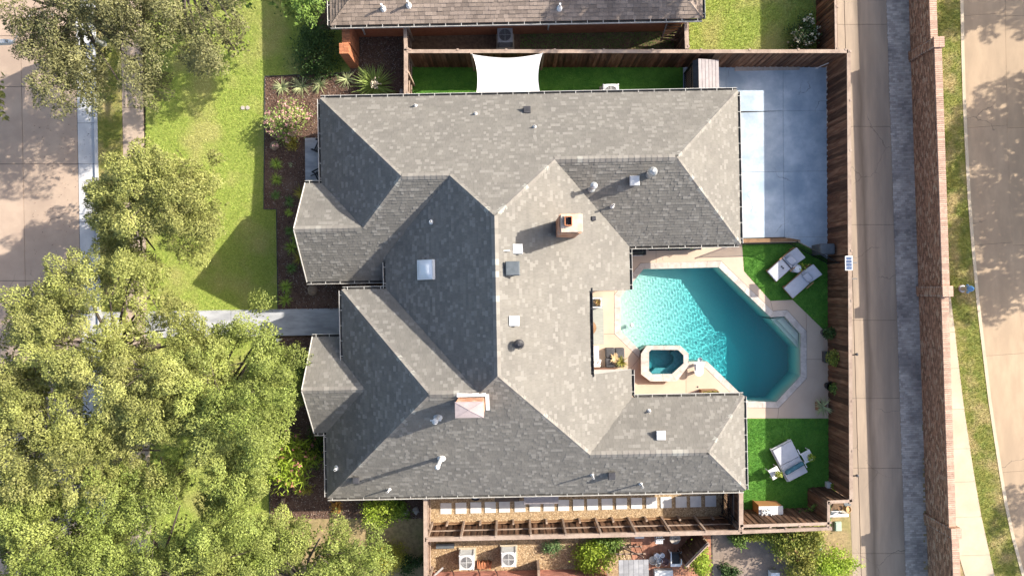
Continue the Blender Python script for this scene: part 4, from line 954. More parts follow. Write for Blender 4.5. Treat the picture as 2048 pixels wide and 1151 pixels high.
fence('neighbouring fence running along the alley at the top', W2(1672, 100, 1.9), W2(1668, -160, 1.9), 1.9, side=1, posts=2.2, capw=.1)
# irregular pale mortar bead along the foot of the alley fence
a, b = Vector(W2(1654, 130)), Vector(W2(1658, 520)); bd = MB(); pts = [(*(a.lerp(b, i / 70) + Vector((random.uniform(-.03, .03), 0))), .05) for i in range(71)]
struct('mortar_bead', bd.tube(pts, .055, n=6), m_stonep)

# iron fences
def iron_fence(label, pts, h, name='iron_fence', step=.11, cat='fence', bars=(0.12, -0.06)):
    t = thing(name, label, cat, (*pts[0], 0)); pk = MB().box(0, 0, h / 2, .018, .018, h).mesh('picket', m_black)
    for a, b in zip(pts, pts[1:]):
        a, b = Vector(a), Vector(b); L_ = (b - a).length; rz = math.atan2((b - a).y, (b - a).x)
        for z in (0.12, h - .04): MB().bar((*a, z), (*b, z), .035, .035).build('rail', m_black, t)
        for i in range(1, int(L_ / step)): p = a.lerp(b, i * step / L_); link('picket', pk, t, loc=(*p, 0), rot=(0, 0, rz))
    for p in pts: MB().box(p[0], p[1], h / 2 + .03, .06, .06, h + .06).build('post', m_black, t)
    return t
HI = 1.25
iron_fence('black iron picket fence bending round the lounger turf', [W2(1482, 486, HI), W2(1597, 483, HI), W2(1678, 525, HI)], HI)
iron_fence('black iron gate closing the north turf strip beside the shed', [W2(1384, 128, 1.5), W2(1384, 190, 1.5)], 1.5, 'iron_gate', cat='gate')
iron_fence('black iron gate at the east end of the stepping stone path', [W2(1466, 985, 1.6), W2(1464, 1046, 1.6)], 1.6, 'iron_gate', cat='gate')
ig = thing('folded_trellis', 'black metal trellis leaning in the corner by the southeast gate', 'trellis', W(1452, 1040))
for k, (p, q) in enumerate((((1440, 1005), (1462, 1048)), ((1446, 992), (1470, 1040)), ((1438, 1030), (1476, 1044)), ((1456, 986), (1458, 1046)))):
    MB().bar(W(*p, .2), W(*q, 1.3), .04).build('bar', m_black, ig)
tag(MB().prism(G([(1482, 478), (1575, 476), (1598, 480), (1598, 484), (1482, 486)]), 0, .16).build('garden_kerb', m_railw), 'low tan timber kerb along the iron fence beside the concrete pad', 'kerb')

# ------------------------------------------------------------------ brick wall along the alley
wl0, wl1 = Vector(W2(1817, 0)), Vector(W2(1855.5, 1151)); wd = (wl1 - wl0).normalized(); wn_ = Vector((-wd.y, wd.x))
if wn_.x < 0: wn_ = -wn_
wrz = math.atan2(wd.y, wd.x)
Y = lambda py: (py / 1151) * (wl1 - wl0).length
bwall = thing('brick_wall', 'long red-brown brick wall with pale brick capping beside the alley', 'wall', (*((wl0 + wl1) / 2), 0))
segs = [(-320, 118, 1.68), (118, 586, 1.95), (586, 1040, 1.84), (1040, 1400, 2.02)]
capm = MB().box(0, 0, 0, .086, .34, .075).mesh('cap_brick', m_wcap)
bricks = MB(); ncap = 0; capj = MB()
for s0, s1, hh in segs:
    a, b = Y(s0), Y(s1); core = MB(); T = 0.24
    q = [wl0 + wd * a + wn_ * .03, wl0 + wd * b + wn_ * .03, wl0 + wd * b + wn_ * T, wl0 + wd * a + wn_ * T]
    core.prism([tuple(v) for v in q], 0, hh - .03).build('wall_core', m_mortar, bwall)
    for k in range(int((hh - .08) / .075)):
        z = .045 + k * .075; n_ = int((b - a) / .215)
        for i in range(n_ + 1):
            s = a + i * .215 + (.107 if k % 2 else 0)
            if s > b - .08: continue
            for off in (0.012 + random.random() * .014, T - .012):
                p = wl0 + wd * (s + .1) + wn_ * (off + (.012 if off < .1 else 0)); bricks.box(p.x, p.y, z, .204, .05, .064, wrz)
    for i in range(int((b - a) / .098)):
        s = a + (i + .5) * .098; p = wl0 + wd * s + wn_ * .13; py_ = s / (wl1 - wl0).length * 1151
        if -25 < py_ < 1175 and ncap < 300:
            link('cap_brick', capm, bwall, loc=(p.x, p.y, hh + .01), rot=(0, 0, wrz + random.uniform(-.02, .02))); ncap += 1
        else: capj.box(p.x, p.y, hh + .01, .086, .34, .075, wrz)
tag(bricks.build('brick', m_wbrick, bwall), kind='stuff'); tag(capj.build('cap_bricks_beyond', m_wcap, bwall), kind='stuff')
for s0, hh in ((118, 2.03), (586, 2.06), (1040, 2.1)):
    p = wl0 + wd * Y(s0 - 4) + wn_ * .13
    po = MB().box(p.x, p.y, hh / 2, .46, .44, hh, wrz).build('pier', m_mortar, bwall)
    pb = MB()
    for k in range(int(hh / .075)):
        for i in range(2):
            for sx in (-1, 1):
                q = p + wd * ((i - .5) * .22 + (.05 if k % 2 else -.05)) + wn_ * sx * .215; pb.box(q.x, q.y, .04 + k * .075, .2, .05, .064, wrz)
                q = p + wn_ * ((i - .5) * .2) + wd * sx * .225; pb.box(q.x, q.y, .04 + k * .075, .05, .19, .064, wrz)
    for i in range(5):
        for j in range(2):
            q = p + wd * ((i - 2) * .1) + wn_ * ((j - .5) * .25); pb.cur = 1; pb.box(q.x, q.y, hh + .03, .09, .24, .07, wrz)
    pb.build('pier_brick', [m_wbrick, m_wcap], po)

# ------------------------------------------------------------------ north neighbour's house
nh = thing('neighbour_house', 'brown shingled brick house across the north fence at the top', 'house', W(1030, -60))
ex0, ey = W2(661, 47, 2.75)[0], (W2(661, 47, 2.75)[1] + W2(1405, 40, 2.75)[1]) / 2; ex1 = W2(1405, 40, 2.75)[0]; NP = 0.45; dpt = 5.2
NF = {'S': ((0, 1), ey, [(ex0, ey), (ex1, ey), (ex1 - dpt, ey + dpt), (ex0 + dpt, ey + dpt)]),
      'W': ((1, 0), ex0, [(ex0, ey), (ex0 + dpt, ey + dpt), (ex0, ey + 2 * dpt)]), 'E': ((-1, 0), -ex1, [(ex1, ey), (ex1, ey + 2 * dpt), (ex1 - dpt, ey + dpt)]),
      'N': ((0, -1), -(ey + 2 * dpt), [(ex0, ey + 2 * dpt), (ex0 + dpt, ey + dpt), (ex1 - dpt, ey + dpt), (ex1, ey + 2 * dpt)])}
dm = MB()
for f in NF.values(): dm.add([(x, y, plane_z(f, x, y, NP, 2.75) - .012) for x, y in f[2]], [tuple(range(len(f[2])))])
nroof = dm.build('roof', m_deckroof, nh); mb = MB(); fl_ = None
for k, (nme, f) in enumerate(NF.items()):
    got, fr = lay_shingles(f, NP, 2.75, 0.17, 0.3, 100 + k, mb, singles=True if nme == 'S' else None, lim=300, thick=.018)
    if got: fl_ = (got, fr)
tag(mb.build('roof_shingles', m_nshingle_j, nroof), kind='stuff'); single_shingles(fl_, nroof, m_nshingle)
zt = 2.75 + NP * dpt
for p, q in (((ex0, ey, 2.75), (ex0 + dpt, ey + dpt, zt)), ((ex1, ey, 2.75), (ex1 - dpt, ey + dpt, zt))): cap_line(p, q, m_nshingle, nroof, step=.2, drop=.06, wid=.13)
MB().prism([(ex0 + .45, ey + .45), (ex1 - .45, ey + .45), (ex1 - .45, ey + 2 * dpt - .45), (ex0 + .45, ey + 2 * dpt - .45)], 0, 2.7).build('wall', m_obrick, nh)
gutter((ex1, ey - .01), (ex0, ey - .01), 2.75, (0, 1), nh); gutter((ex0 - .01, ey), (ex0 - .01, ey + 4), 2.75, (1, 0), nh); gutter((ex1 + .01, ey), (ex1 + .01, ey + 4), 2.75, (-1, 0), nh)
for px, py in ((764, 12), (816, 6), (1120, 10)):
    x, y, _ = W(px, py, 3.3); z = plane_z(NF['S'], x, y, NP, 2.75)
    vp = MB().lathe([(.05, -.1), (.05, .45)], 10, (x, y, z)).build('vent_pipe', m_white, nh); MB().lathe([(.16, -.05), (.08, .12)], 10, (x, y, z)).build('collar', m_white, vp)
MB().bar((*W2(722, 50, 2.6), 2.6), (*W2(728, 66, .5), .3), .07).build('downpipe', m_gut, nh); MB().bar((*W2(1098, 47, 2.6), 2.6), (*W2(1096, 60, .3), .3), .07).build('downpipe', m_gut, nh)
# bricks of its garden wing wall and gate pier
def brick_block(mb, x0, y0, x1, y1, z0, z1, bl=.2, bh=.075, t=.1):
    k = 0; z = z0
    while z < z1 - .02:
        for ax in (0, 1):
            lo, hi = ((x0, x1), (y0, y1))[ax]; n_ = max(1, round((hi - lo) / bl)); w = (hi - lo) / n_
            for i in range(n_):
                c = lo + w * (i + .5)
                for s in (0, 1):
                    if ax == 0: mb.box(c, (y0 + .05, y1 - .05)[s], z + bh / 2, w - .012, t, bh - .012)
                    else: mb.box((x0 + .05, x1 - .05)[s], c, z + bh / 2, t, w - .012, bh - .012)
        z += bh; k += 1
wt = thing('brick_wing_wall', 'orange brick wing wall with square end pier beside the dark shrub', 'wall', W(705, 100))
def wing(name, pa, pb, z):
    x0, y1 = W2(*pa, z); x1, y0 = W2(*pb, z)
    o = MB().box((x0 + x1) / 2, (y0 + y1) / 2, (z - .03) / 2, x1 - x0 - .03, y1 - y0 - .03, z - .03).build(name, m_mortar, wt); b = MB(); brick_block(b, x0, y0, x1, y1, 0, z - .08)
    tag(b.build('brick', m_obrick, o), kind='stuff')
    nx, ny = max(1, round((x1 - x0) / .2)), max(1, round((y1 - y0) / .075))
    cb = MB().box(0, 0, 0, (x1 - x0) / nx - .01, (y1 - y0) / ny - .01, .07).mesh('cap_brick', MATS.get('wing_cap') or mat('wing_cap', (0.42, 0.17, 0.085), (0.34, 0.13, 0.065), 5, rnd=.2))
    for i in range(nx):
        for j in range(ny): link('cap_brick', cb, o, loc=(x0 + (x1 - x0) * (i + .5) / nx, y0 + (y1 - y0) * (j + .5) / ny, z - .04))
wing('wall_run', (683, 40), (700, 86), 2.0); wing('pier', (678, 86), (697, 107), 2.15)
# air conditioners
def ac_unit(label, px, py, s=.8, h=.8, m=m_pale, rz=0, group='outdoor air conditioners'):
    t = thing('air_conditioner', label, 'air conditioner', W(px, py, h)[:2] + (0,), rz, group)
    MB().box(0, 0, .03, s + .15, s + .15, .1).build('pad', m_walk2, t, local=True)
    MB().box(0, 0, h / 2 + .05, s - .04, s - .04, h - .1).build('coil', m_dark, t, local=True)
    for sx, sy in ((-1, -1), (1, -1), (1, 1), (-1, 1)): MB().box(sx * (s / 2 - .03), sy * (s / 2 - .03), h / 2 + .05, .07, .07, h - .06).build('corner_post', m, t, local=True)
    lv = MB()
    for k in range(9):
        z = .14 + k * (h - .22) / 9
        for ax in (0, 1):
            for sg in (-1, 1):
                if ax: lv.box(sg * (s / 2 - .012), 0, z, .012, s - .1, .03)
                else: lv.box(0, sg * (s / 2 - .012), z, s - .1, .012, .03)
    lv.build('louvres', m, t, local=True)
    tp = MB(); n_ = 32; r = s * .40; vi = []; vo = []
    for i in range(n_):
        a = 2 * math.pi * i / n_; c_, s_ = math.cos(a), math.sin(a); k = (abs(c_) ** 6 + abs(s_) ** 6) ** (-1 / 6) * s / 2
        vi.append((r * c_, r * s_, h + .02)); vo.append((k * c_, k * s_, h))
    lo = [(x, y, h - .08) for x, y, z in vo]; li = [(x * .96, y * .96, h - .14) for x, y, z in vi]
    tp.add(vi + vo + lo + li, [(i, (i + 1) % n_, n_ + (i + 1) % n_, n_ + i) for i in range(n_)] + [(n_ + i, n_ + (i + 1) % n_, 2 * n_ + (i + 1) % n_, 2 * n_ + i) for i in range(n_)] +
           [(3 * n_ + i, 3 * n_ + (i + 1) % n_, (i + 1) % n_, i) for i in range(n_)])
    tp.build('top_panel', m, t, local=True)
    MB().lathe([(r * .97, h - .2), (r * .97, h - .19)], 24).build('shroud', m_grey if m is not m_dark else m_black, t, local=True)
    fb = MB()
    for i in range(4):
        a = i * math.pi / 2 + .4; fb.add([(.05 * math.cos(a), .05 * math.sin(a), h - .1), (r * .9 * math.cos(a), r * .9 * math.sin(a), h - .1), (r * .9 * math.cos(a + .8), r * .9 * math.sin(a + .8), h - .16), (.06 * math.cos(a + 1), .06 * math.sin(a + 1), h - .13)], [(0, 1, 2, 3)])
    fb.build('fan_blade', m_steel, t, local=True); MB().lathe([(.09, h - .17), (.09, h - .06), (.05, h - .05)], 14).build('fan_hub', m_pale, t, local=True)
    gr = MB()
    for k in range(1, 7): q = r * k / 6.5; gr.tube([(q * math.cos(2 * math.pi * i / 24), q * math.sin(2 * math.pi * i / 24), h + .02) for i in range(25)], .006, n=4)
    gr.bar((-r, 0, h + .015), (r, 0, h + .015), .02); gr.bar((0, -r, h + .015), (0, r, h + .015), .02)
    gr.build('grille', m, t, local=True)
ac_unit('dark grey air conditioner on a pad beside the north neighbouring house', 1010, 70, .74, .8, m_grey)
ac_unit('cream air conditioner half hidden under the north eave by the turf', 1222, 184, .78, .75, m_white)
ac_unit('western of the two pale air conditioners south of the fence', 933, 1124, .72, .85, m_pale); ac_unit('eastern of the two pale air conditioners south of the fence', 1017.5, 1118, .72, .85, m_pale)
u_ = MB().box(*W2(921, 62, .2), .1, .3, .26, .2).build('utility_box', m_pale); tag(u_, 'small grey box on bare ground by the north neighbouring wall', 'utility box')
# wooden pallet gate
pg = thing('wooden_gate', 'open slatted wooden gate leaning near the north neighbouring corner', 'gate', W(1345, 66))
for k in range(6):
    MB().bar(W(1320 + k * 2, 78 - k * 5.4, .5 + k * .1), W(1357 + k * 1.2, 80 - k * 6, .9 + k * .12), .09, .02).build('slat', m_wood, pg)
for p, q in (((1322, 82), (1334, 47)), ((1346, 80), (1362, 50))): MB().bar(W(*p, .4), W(*q, 1.2), .07, .04).build('brace', m_rail, pg)

# ------------------------------------------------------------------ north strip and pad: sail, shed, planks
sl_ = thing('shade_sail', 'white fabric shade sail stretched over the north turf strip', 'shade sail', W(1015, 150))
cs = [Vector(W(945, 109, 2.5)), Vector(W(1085, 107, 2.5)), Vector(W(1083, 196, 2.45)), Vector(W(950, 198, 2.45))]
n_ = 20; sv = MB()
for i in range(n_ + 1):
    for j in range(n_ + 1):
        u, v = i / n_, j / n_
        uu = u + (0.5 - u) * 2 * (.055 * 4 * v * (1 - v)); vv = v + (0.5 - v) * 2 * (.085 * 4 * u * (1 - u))
        p = cs[0] * (1 - uu) * (1 - vv) + cs[1] * uu * (1 - vv) + cs[2] * uu * vv + cs[3] * (1 - uu) * vv
        sv.v.append((p.x, p.y, p.z - .22 * 16 * u * (1 - u) * v * (1 - v) + .02 * math.sin(u * 9 + v * 4)))
sv.f = [(i * 21 + j, i * 21 + 21 + j, i * 21 + 22 + j, i * 21 + j + 1) for i in range(n_) for j in range(n_)]; sv.r = [.5] * 400; sv.mi = [0] * 400
sv.build('fabric', m_fabric, sl_, smooth=True)
for c in cs[:2]:
    MB().box(c.x + (.05 if c.x > 0 else -.05), c.y + .06, 1.25, .09, .09, 2.5).build('post', m_rail, sl_)
for k, c in enumerate(cs): MB().lathe([(.03, -.01), (.03, .02)], 10, c).build('ring', m_steel, sl_)
shed = thing('garden_shed', 'small shed with pale ribbed roof panels between house and north fence', 'shed', W(1412, 155))
zr = 1.95; x0 = W2(1386, 150, 1.7)[0]; xr = W2(1397, 150, zr)[0]; x1 = W2(1438, 150, 1.7)[0]; y1_ = W2(1410, 118, 1.9)[1]; y0_ = W2(1410, 188, 1.8)[1]
MB().box((x0 + x1) / 2, (y0_ + y1_) / 2, .85, x1 - x0 - .15, y1_ - y0_ - .15, 1.7).build('wall', m_rail, shed)
MB().add([(x0, y0_, 1.68), (xr, y0_, zr), (xr, y1_, zr), (x0, y1_, 1.68)], [(0, 1, 2, 3)]).build('roof_panel', m_dark, shed)
m_rib = mat('ribbed_panel', (0.31, 0.28, 0.28), (0.26, 0.235, 0.24), 5, rnd=.06)
for k in range(6):
    ya_, yb_ = y0_, y1_; xa_, xb_ = xr + (x1 - xr) * k / 6, xr + (x1 - xr) * (k + 1) / 6; za, zb = zr - .25 * k / 6, zr - .25 * (k + 1) / 6
    MB().add([(xa_ + .008, ya_, za + .01), (xb_ - .008, ya_, zb + .01), (xb_ - .008, yb_, zb + .01), (xa_ + .008, yb_, za + .01), (xb_ - .008, ya_, zb - .02), (xb_ - .008, yb_, zb - .02), (xa_ + .008, ya_, za - .02), (xa_ + .008, yb_, za - .02)], [(0, 1, 2, 3), (1, 4, 5, 2), (6, 0, 3, 7)]).build('roof_panel', m_rib, shed)
for k, (dy, lab) in enumerate(((0, 'northernmost pale timber plank lying against the north fence'), (.13, 'middle pale timber plank lying by the north fence'), (.26, 'southernmost pale timber plank lying by the north fence'))):
    a, b = W(1472 - k, 129, .05), W(1603 - k * 2, 128.5, .05); pk = MB().bar((a[0], a[1] - dy, .04 + .012 * (k == 1)), (b[0], b[1] - dy + .04, .05), .125, .05).build('timber_plank', m_stonep); tag(pk, lab, 'plank', 'timber planks by the north fence')
p = W(1652, 131, .3); br = thing('broom', 'thin white stick leaning in the northeast fence corner', 'broom', p[:2] + (0,)); MB().bar(W(1636, 135, .05), W(1657, 126, .9), .03).build('handle', m_white, br); MB().box(*W(1634, 136, .06), .12, .05, .1).build('head', m_white, br)
# wheelie bin and solar panel
bn = thing('wheelie_bin', 'dark grey wheelie bin behind the iron fence corner', 'bin', W(1652, 498))
x, y, _ = W(1652, 498, .9); MB().box(x, y, .5, .62, .48, .95, taper=1.1).build('body', m_bin, bn); MB().box(x, y, 1.02, .7, .52, .07, taper=.9).build('lid', m_bin, bn, bevel=.02); MB().bar((x + .36, y - .22, .98), (x + .36, y + .22, .98), .05).build('handle', m_bin, bn)
for s in (-1, 1): MB().lathe([(.1, -.03), (.1, .03)], 12, (x + .3, y + s * .2, .1), (0, 1, 0)).build('wheel', m_black, bn)
sp = thing('solar_panel', 'small blue solar panel in a white frame on the alley fence', 'solar panel', W(1698, 526, 2.2)[:2] + (2.16,))
x, y, z = W(1697.5, 526, 2.45); MB().box(x, y, 2.45, .36, .66, .04, tilt=(0, R(8))).build('frame', m_white, sp)
for i in range(2):
    for j in range(4): MB().box(x + (i - .5) * .15, y + (j - 1.5) * .15, 2.473 - (i - .5) * .15 * .14, .14, .14, .008, tilt=(0, R(8))).build('cell', m_paneld, sp)
MB().bar((x, y, 2.1), (x, y, 2.44), .06).build('bracket', m_grey, sp)
for k, (px, py) in enumerate(((1705, 525), (1705, 557))):
    MB().bar(W(px - 7, py, 2.0), W(px + 9, py, 1.9), .05).build('arm', m_dark, sp)
MB().bar(W(1700, 548, 2.0), W(1700, 568, 2.0), .05).build('control_box', m_dark, sp)

# ------------------------------------------------------------------ pool furniture
def cushion(sx, sy, sz, m, bev=.04): return MB().box(0, 0, 0, sx, sy, sz).mesh('cushion', m, True, bev)
def lounger(label, head, foot, lit):
    a, b = Vector(W2(*head)), Vector(W2(*foot)); d = (b - a); L_ = d.length; rz = math.atan2(d.y, d.x)
    t = thing('sun_lounger', label, 'sun lounger', (*a, 0), rz, 'sun loungers on the turf'); w = .68
    fr = MB()
    for s in (-1, 1): fr.bar((0.0, s * w / 2, .26), (L_, s * w / 2, .26), .05, .05)
    for k in (0.02, L_ * .5, L_ - .02): fr.bar((k, -w / 2, .26), (k, w / 2, .26), .05, .04)
    fr.build('frame', m_teak, t, local=True)
    for xx in (.15, L_ - .12):
        for s in (-1, 1): MB().box(xx, s * w / 2, .13, .06, .06, .26).build('leg', m_teak, t, local=True)
    for s in (-1, 1): MB().bar((.55, s * (w / 2 + .05), .46), (1.0, s * (w / 2 + .05), .46), .05, .03).build('armrest', m_teak, t, local=True)
    c = link('seat_cushion', cushion(L_ * .62, w, .09, m_cush), t, local=True, loc=(L_ * .69, 0, .33))
    bk = link('back_cushion', cushion(L_ * .40, w, .09, m_cush), t, local=True, loc=(L_ * .19, 0, .47), rot=(0, R(28), 0))
    pl_ = link('pillow', cushion(.3, .42, .1, m_cush, .045), t, local=True, loc=(L_ * .33, 0, .47), rot=(0, R(20), R(2)))
    if lit:
        tw = MB(); tw.box(0, 0, 0, .13, w + .02, .012); tw.build('fringed_towel', m_dark, t, local=True, loc=(L_ * .46, 0, .385)).scale = (.4, 1, 1)
        sg = MB(); sg.lathe([(.04, 0), (.04, .015)], 10, (L_ * .62, -.05, .385)); sg.lathe([(.04, 0), (.04, .015)], 10, (L_ * .62, .06, .385)); sg.bar((L_ * .62, -.01, .395), (L_ * .62, .02, .395), .012); sg.build('sunglasses', m_black, t, local=True)
    return t
lounger('sun lounger nearer the iron fence, foot end in bright sun', (1592, 505), (1538, 553), True)
lounger('sun lounger farther from the iron fence, wholly in shade', (1625, 538), (1571, 586), False)
def potted(label, px, py, m_pot, pr, ph, plant, group=None, square=False, **k):
    x, y, _ = W(px, py); t = thing('potted_plant', label, 'potted plant', (x, y, 0), 0, group)
    if square: MB().box(0, 0, ph / 2, pr * 2, pr * 2, ph, taper=1.08).build('pot', m_pot, t, local=True)
    else: MB().lathe([(pr * .7, 0), (pr, ph * .85), (pr * 1.08, ph * .86), (pr * 1.08, ph), (pr * .9, ph), (pr * .88, ph - .04)], 16).build('pot', m_pot, t, local=True)
    MB().lathe([(pr * .88, ph - .05), (pr * .88, ph - .04)], 12).build('soil', m_dirt, t, local=True); plant(t, ph, **k); return t
def leafy(t, z, r=.35, h=.5, n=350, m=m_shrubd, s=.09, off=(0, 0)):
    C = rng.normal(size=(n, 3)); C /= np.linalg.norm(C, axis=1, keepdims=True); C *= rng.random((n, 1)) ** .4
    C = C * np.array([r, r, h / 2]) + np.array([off[0], off[1], z + h / 2]); o = link('foliage', leaf_mesh('foliage', C, rng.random(n), s, m, .6), t, local=True); return o
def strap_mesh(n, L_, w, m, droop=.5, upr=.6, z=0, segs=4, name='leaves'):
    V = []; F = []; Rn = []
    for i in range(n):
        a = random.random() * 6.283; el = upr * (.15 + .95 * random.random()) * 1.5; l = L_ * random.uniform(.7, 1.1); q = Vector((0, 0, z)); base = len(V); rr_ = random.random()
        dx, dy = math.cos(a), math.sin(a)
        for s in range(segs + 1):
            t = s / segs; ww = w * (1 - t ** 1.5) * .5 + .002; V += [(q.x - dy * ww, q.y + dx * ww, q.z), (q.x + dy * ww, q.y - dx * ww, q.z)]
            e = el - droop * t * 1.6; q = q + Vector((dx * math.cos(e), dy * math.cos(e), math.sin(e))) * (l / segs)
        for s in range(segs): F.append((base + 2 * s, base + 2 * s + 1, base + 2 * s + 3, base + 2 * s + 2)); Rn.append(rr_)
    return np_mesh(name, np.array(V), np.array(F), np.array(Rn), m, 4)
def straps(t, z, n=40, L_=.5, w=.05, m=None, droop=.5, upr=.6): return link('leaves', strap_mesh(n, L_, w, m or m_blade2, droop, upr, z), t, local=True)
stl = thing('garden_stool', 'grey drum side stool between the two sun loungers', 'stool', W(1587, 537)); x, y, _ = W(1587, 537)
MB().lathe([(.2, 0), (.16, .22), (.21, .45), (.2, .46)], 20, (x, y, 0)).build('drum', m_cush, stl, smooth=False); MB().lathe([(.13, .46), (.14, .5), (.09, .5), (.08, .47)], 18, (x + .01, y, 0)).build('tray', m_white, stl)
t = thing('lounger_plant', 'spindly lime plant behind the drum stool', 'plant', W(1597, 533)); leafy(t, .1, .3, .7, 60, m_shrubl, .1)
# day bed with side tables
def frame_of(p0, p1, p2, z): return [Vector(W(*p, z)) for p in (p0, p1, p2)]
A_, B_, C_ = frame_of((1544, 900), (1583, 880), (1575, 964), .4); d = (B_ - A_); wdb = d.length; rz = math.atan2(d.y, d.x); Ld = (C_ - A_).length
db = thing('day_bed', 'large white double day bed with teal bolster on the south turf', 'day bed', (A_.x, A_.y, 0), rz)
fr = MB()
for k in (0, wdb): fr.bar((k, .02, .26), (k, -Ld, .26), .05, .08)
for k in (0, -Ld * .5, -Ld): fr.bar((0, k, .26), (wdb, k, .26), .05, .08)
fr.build('frame', m_white, db, local=True)
for xx in (.05, wdb - .05):
    for yy in (-.05, -Ld + .05): MB().box(xx, yy, .13, .07, .07, .26).build('leg', m_white, db, local=True)
for k in range(2): link('mattress_panel', cushion(wdb - .02, Ld * .485 * .99, .12, m_cush, .03), db, local=True, loc=(wdb / 2, -Ld * (.25 + .5 * k), .37), rot=(R(-14) if k else 0, 0, 0) if k == 0 else (R(-9), 0, 0))
bo = MB().lathe([(.06, -.5), (.11, -.47), (.115, 0), (.11, .47), (.06, .5)], 14, (0, 0, 0), (1, 0, 0)).build('bolster', m_teal, db, local=True, smooth=True, loc=(wdb * .5, -Ld * .69, .56), rot=(0, 0, R(3)))
for yy in (-Ld * .3, -Ld * .7): MB().bar((wdb + .06, yy, .42), (wdb + .06, yy - .3, .42), .04, .03).build('side_rail', m_white, db, local=True)
def side_table(label, px, py, rz, pl_label, m_pl):
    x, y, _ = W(px, py, .45); t = thing('side_table', label, 'side table', (x, y, 0), rz, 'side tables by the day bed')
    for k in range(5): MB().box(-.2 + k * .1, 0, .45, .09, .5, .025).build('slat', m_white, t, local=True)
    for s in (-1, 1):
        MB().bar((-.25, s * .25, .43), (.25, s * .25, .43), .03).build('edge', m_white, t, local=True)
        for q in (-1, 1): MB().box(q * .23, s * .23, .22, .04, .04, .44).build('leg', m_white, t, local=True)
    p = thing('table_plant', pl_label, 'potted plant', (x + .06, y + .02, .465)); MB().lathe([(.08, 0), (.12, .16), (.1, .16), (.1, .14)], 14).build('pot', m_white, p, local=True); leafy(p, .14, .2, .3, 110, m_pl, .1)
side_table('slatted white side table west of the day bed', 1550, 945, R(28), 'small pale plant on the side table west of the day bed', m_shruby)
side_table('slatted white side table east of the day bed', 1615, 912, R(28), 'bushy green plant on the side table east of the day bed', m_shrubl)
potted('tiny square white pot by the fence south of the day bed', 1655, 967, m_white, .13, .28, leafy, square=True, r=.2, h=.4, n=120, m=m_shrubl, off=(.12, -.02))
potted('leafy green plant in dark pot nearest the pool step', 1646, 664, m_dark, .2, .4, leafy, r=.34, h=.6, n=420, m=m_shrubd)
potted('large bushy plant in a dark square pot by the alley fence', 1654, 712, m_dark, .26, .45, leafy, square=True, r=.45, h=.85, n=620, m=m_shruby, s=.1)
potted('green plant in a black pot by the alley fence', 1654, 770, m_black, .22, .45, leafy, r=.34, h=.6, n=400, m=m_elm, off=(.1, -.05))
potted('spiky pale plant in a tan square pot at the deck corner', 1638, 810, m_railw, .2, .38, straps, square=True, n=46, L_=.62, w=.05, m=m_bladep, droop=.5, upr=.5)
t = thing('vine', 'spindly green climbing plant against the southeast fence', 'plant', W(1610, 1015)); x, y, _ = W(1610, 1015)
MB().tube([(0, 0, 0), (.05, .1, .6), (.02, .35, 1.1)], .02, .01).build('stem', m_bark, t, local=True)
C = np.array([[(random.gauss(0, .28), random.gauss(0, .12), .3 + random.random() * .5)] for _ in range(110)] + [[(.02 + random.gauss(0, .07), .1 + k * .008, .7 + k * .008)] for k in range(60)]).reshape(-1, 3)
link('leaves', leaf_mesh('leaves', C, rng.random(len(C)), .1, m_elm), t, local=True)
# long planter with succulents
pb = thing('planter_box', 'long tan planter box of succulents beside the house by the spa', 'planter', W(1416, 785)); x, y, _ = W(1418, 786, .35); L2 = .75
for (dx, dy, sx, sy) in ((0, .16, L2, .03), (0, -.16, L2, .03), (-L2 / 2, 0, .03, .32), (L2 / 2, 0, .03, .32)): MB().box(x + dx, y + dy, .25, sx + .03, sy, .5).build('side', m_railw, pb)
MB().box(x, y, .42, L2, .3, .02).build('soil', m_dirt, pb)
for k in range(6): link('succulent', strap_mesh(26, .2, .07, m_shruby, .2, .7, .44), pb, loc=(x - .32 + k * .13, y + random.uniform(-.05, .05), 0))
# towel table at the pool edge
tt = thing('drinks_table', 'white round-ended table holding folded towels beside the spa', 'table', W(1398, 736)); x, y, _ = W(1398, 737, .5)
MB().prism([(x + .22 * math.cos(a) * 1.0, y + (.22 * math.sin(a) + (.14 if math.sin(a) > 0 else -.14))) for a in [i * math.pi / 10 for i in range(20)]], .46, .5, bottom=True).build('top', m_white, tt)
for s in (-1, 1): MB().box(x, y + s * .18, .23, .3, .06, .46).build('leg', m_white, tt)
tw = MB().box(x, y + .1, .54, .34, .3, .07).build('folded_towels', m_fabric, bevel=.02); tag(tw, 'folded white towels on the drinks table', 'towel')
gb = MB().lathe([(.03, 0), (.1, .12), (.11, .2), (.1, .2), (.09, .12)], 16, (*W2(1398, 718, .5), .5)).build('glass_bowl', m_pale); tag(gb, 'round clear bowl at the edge of the drinks table', 'bowl')
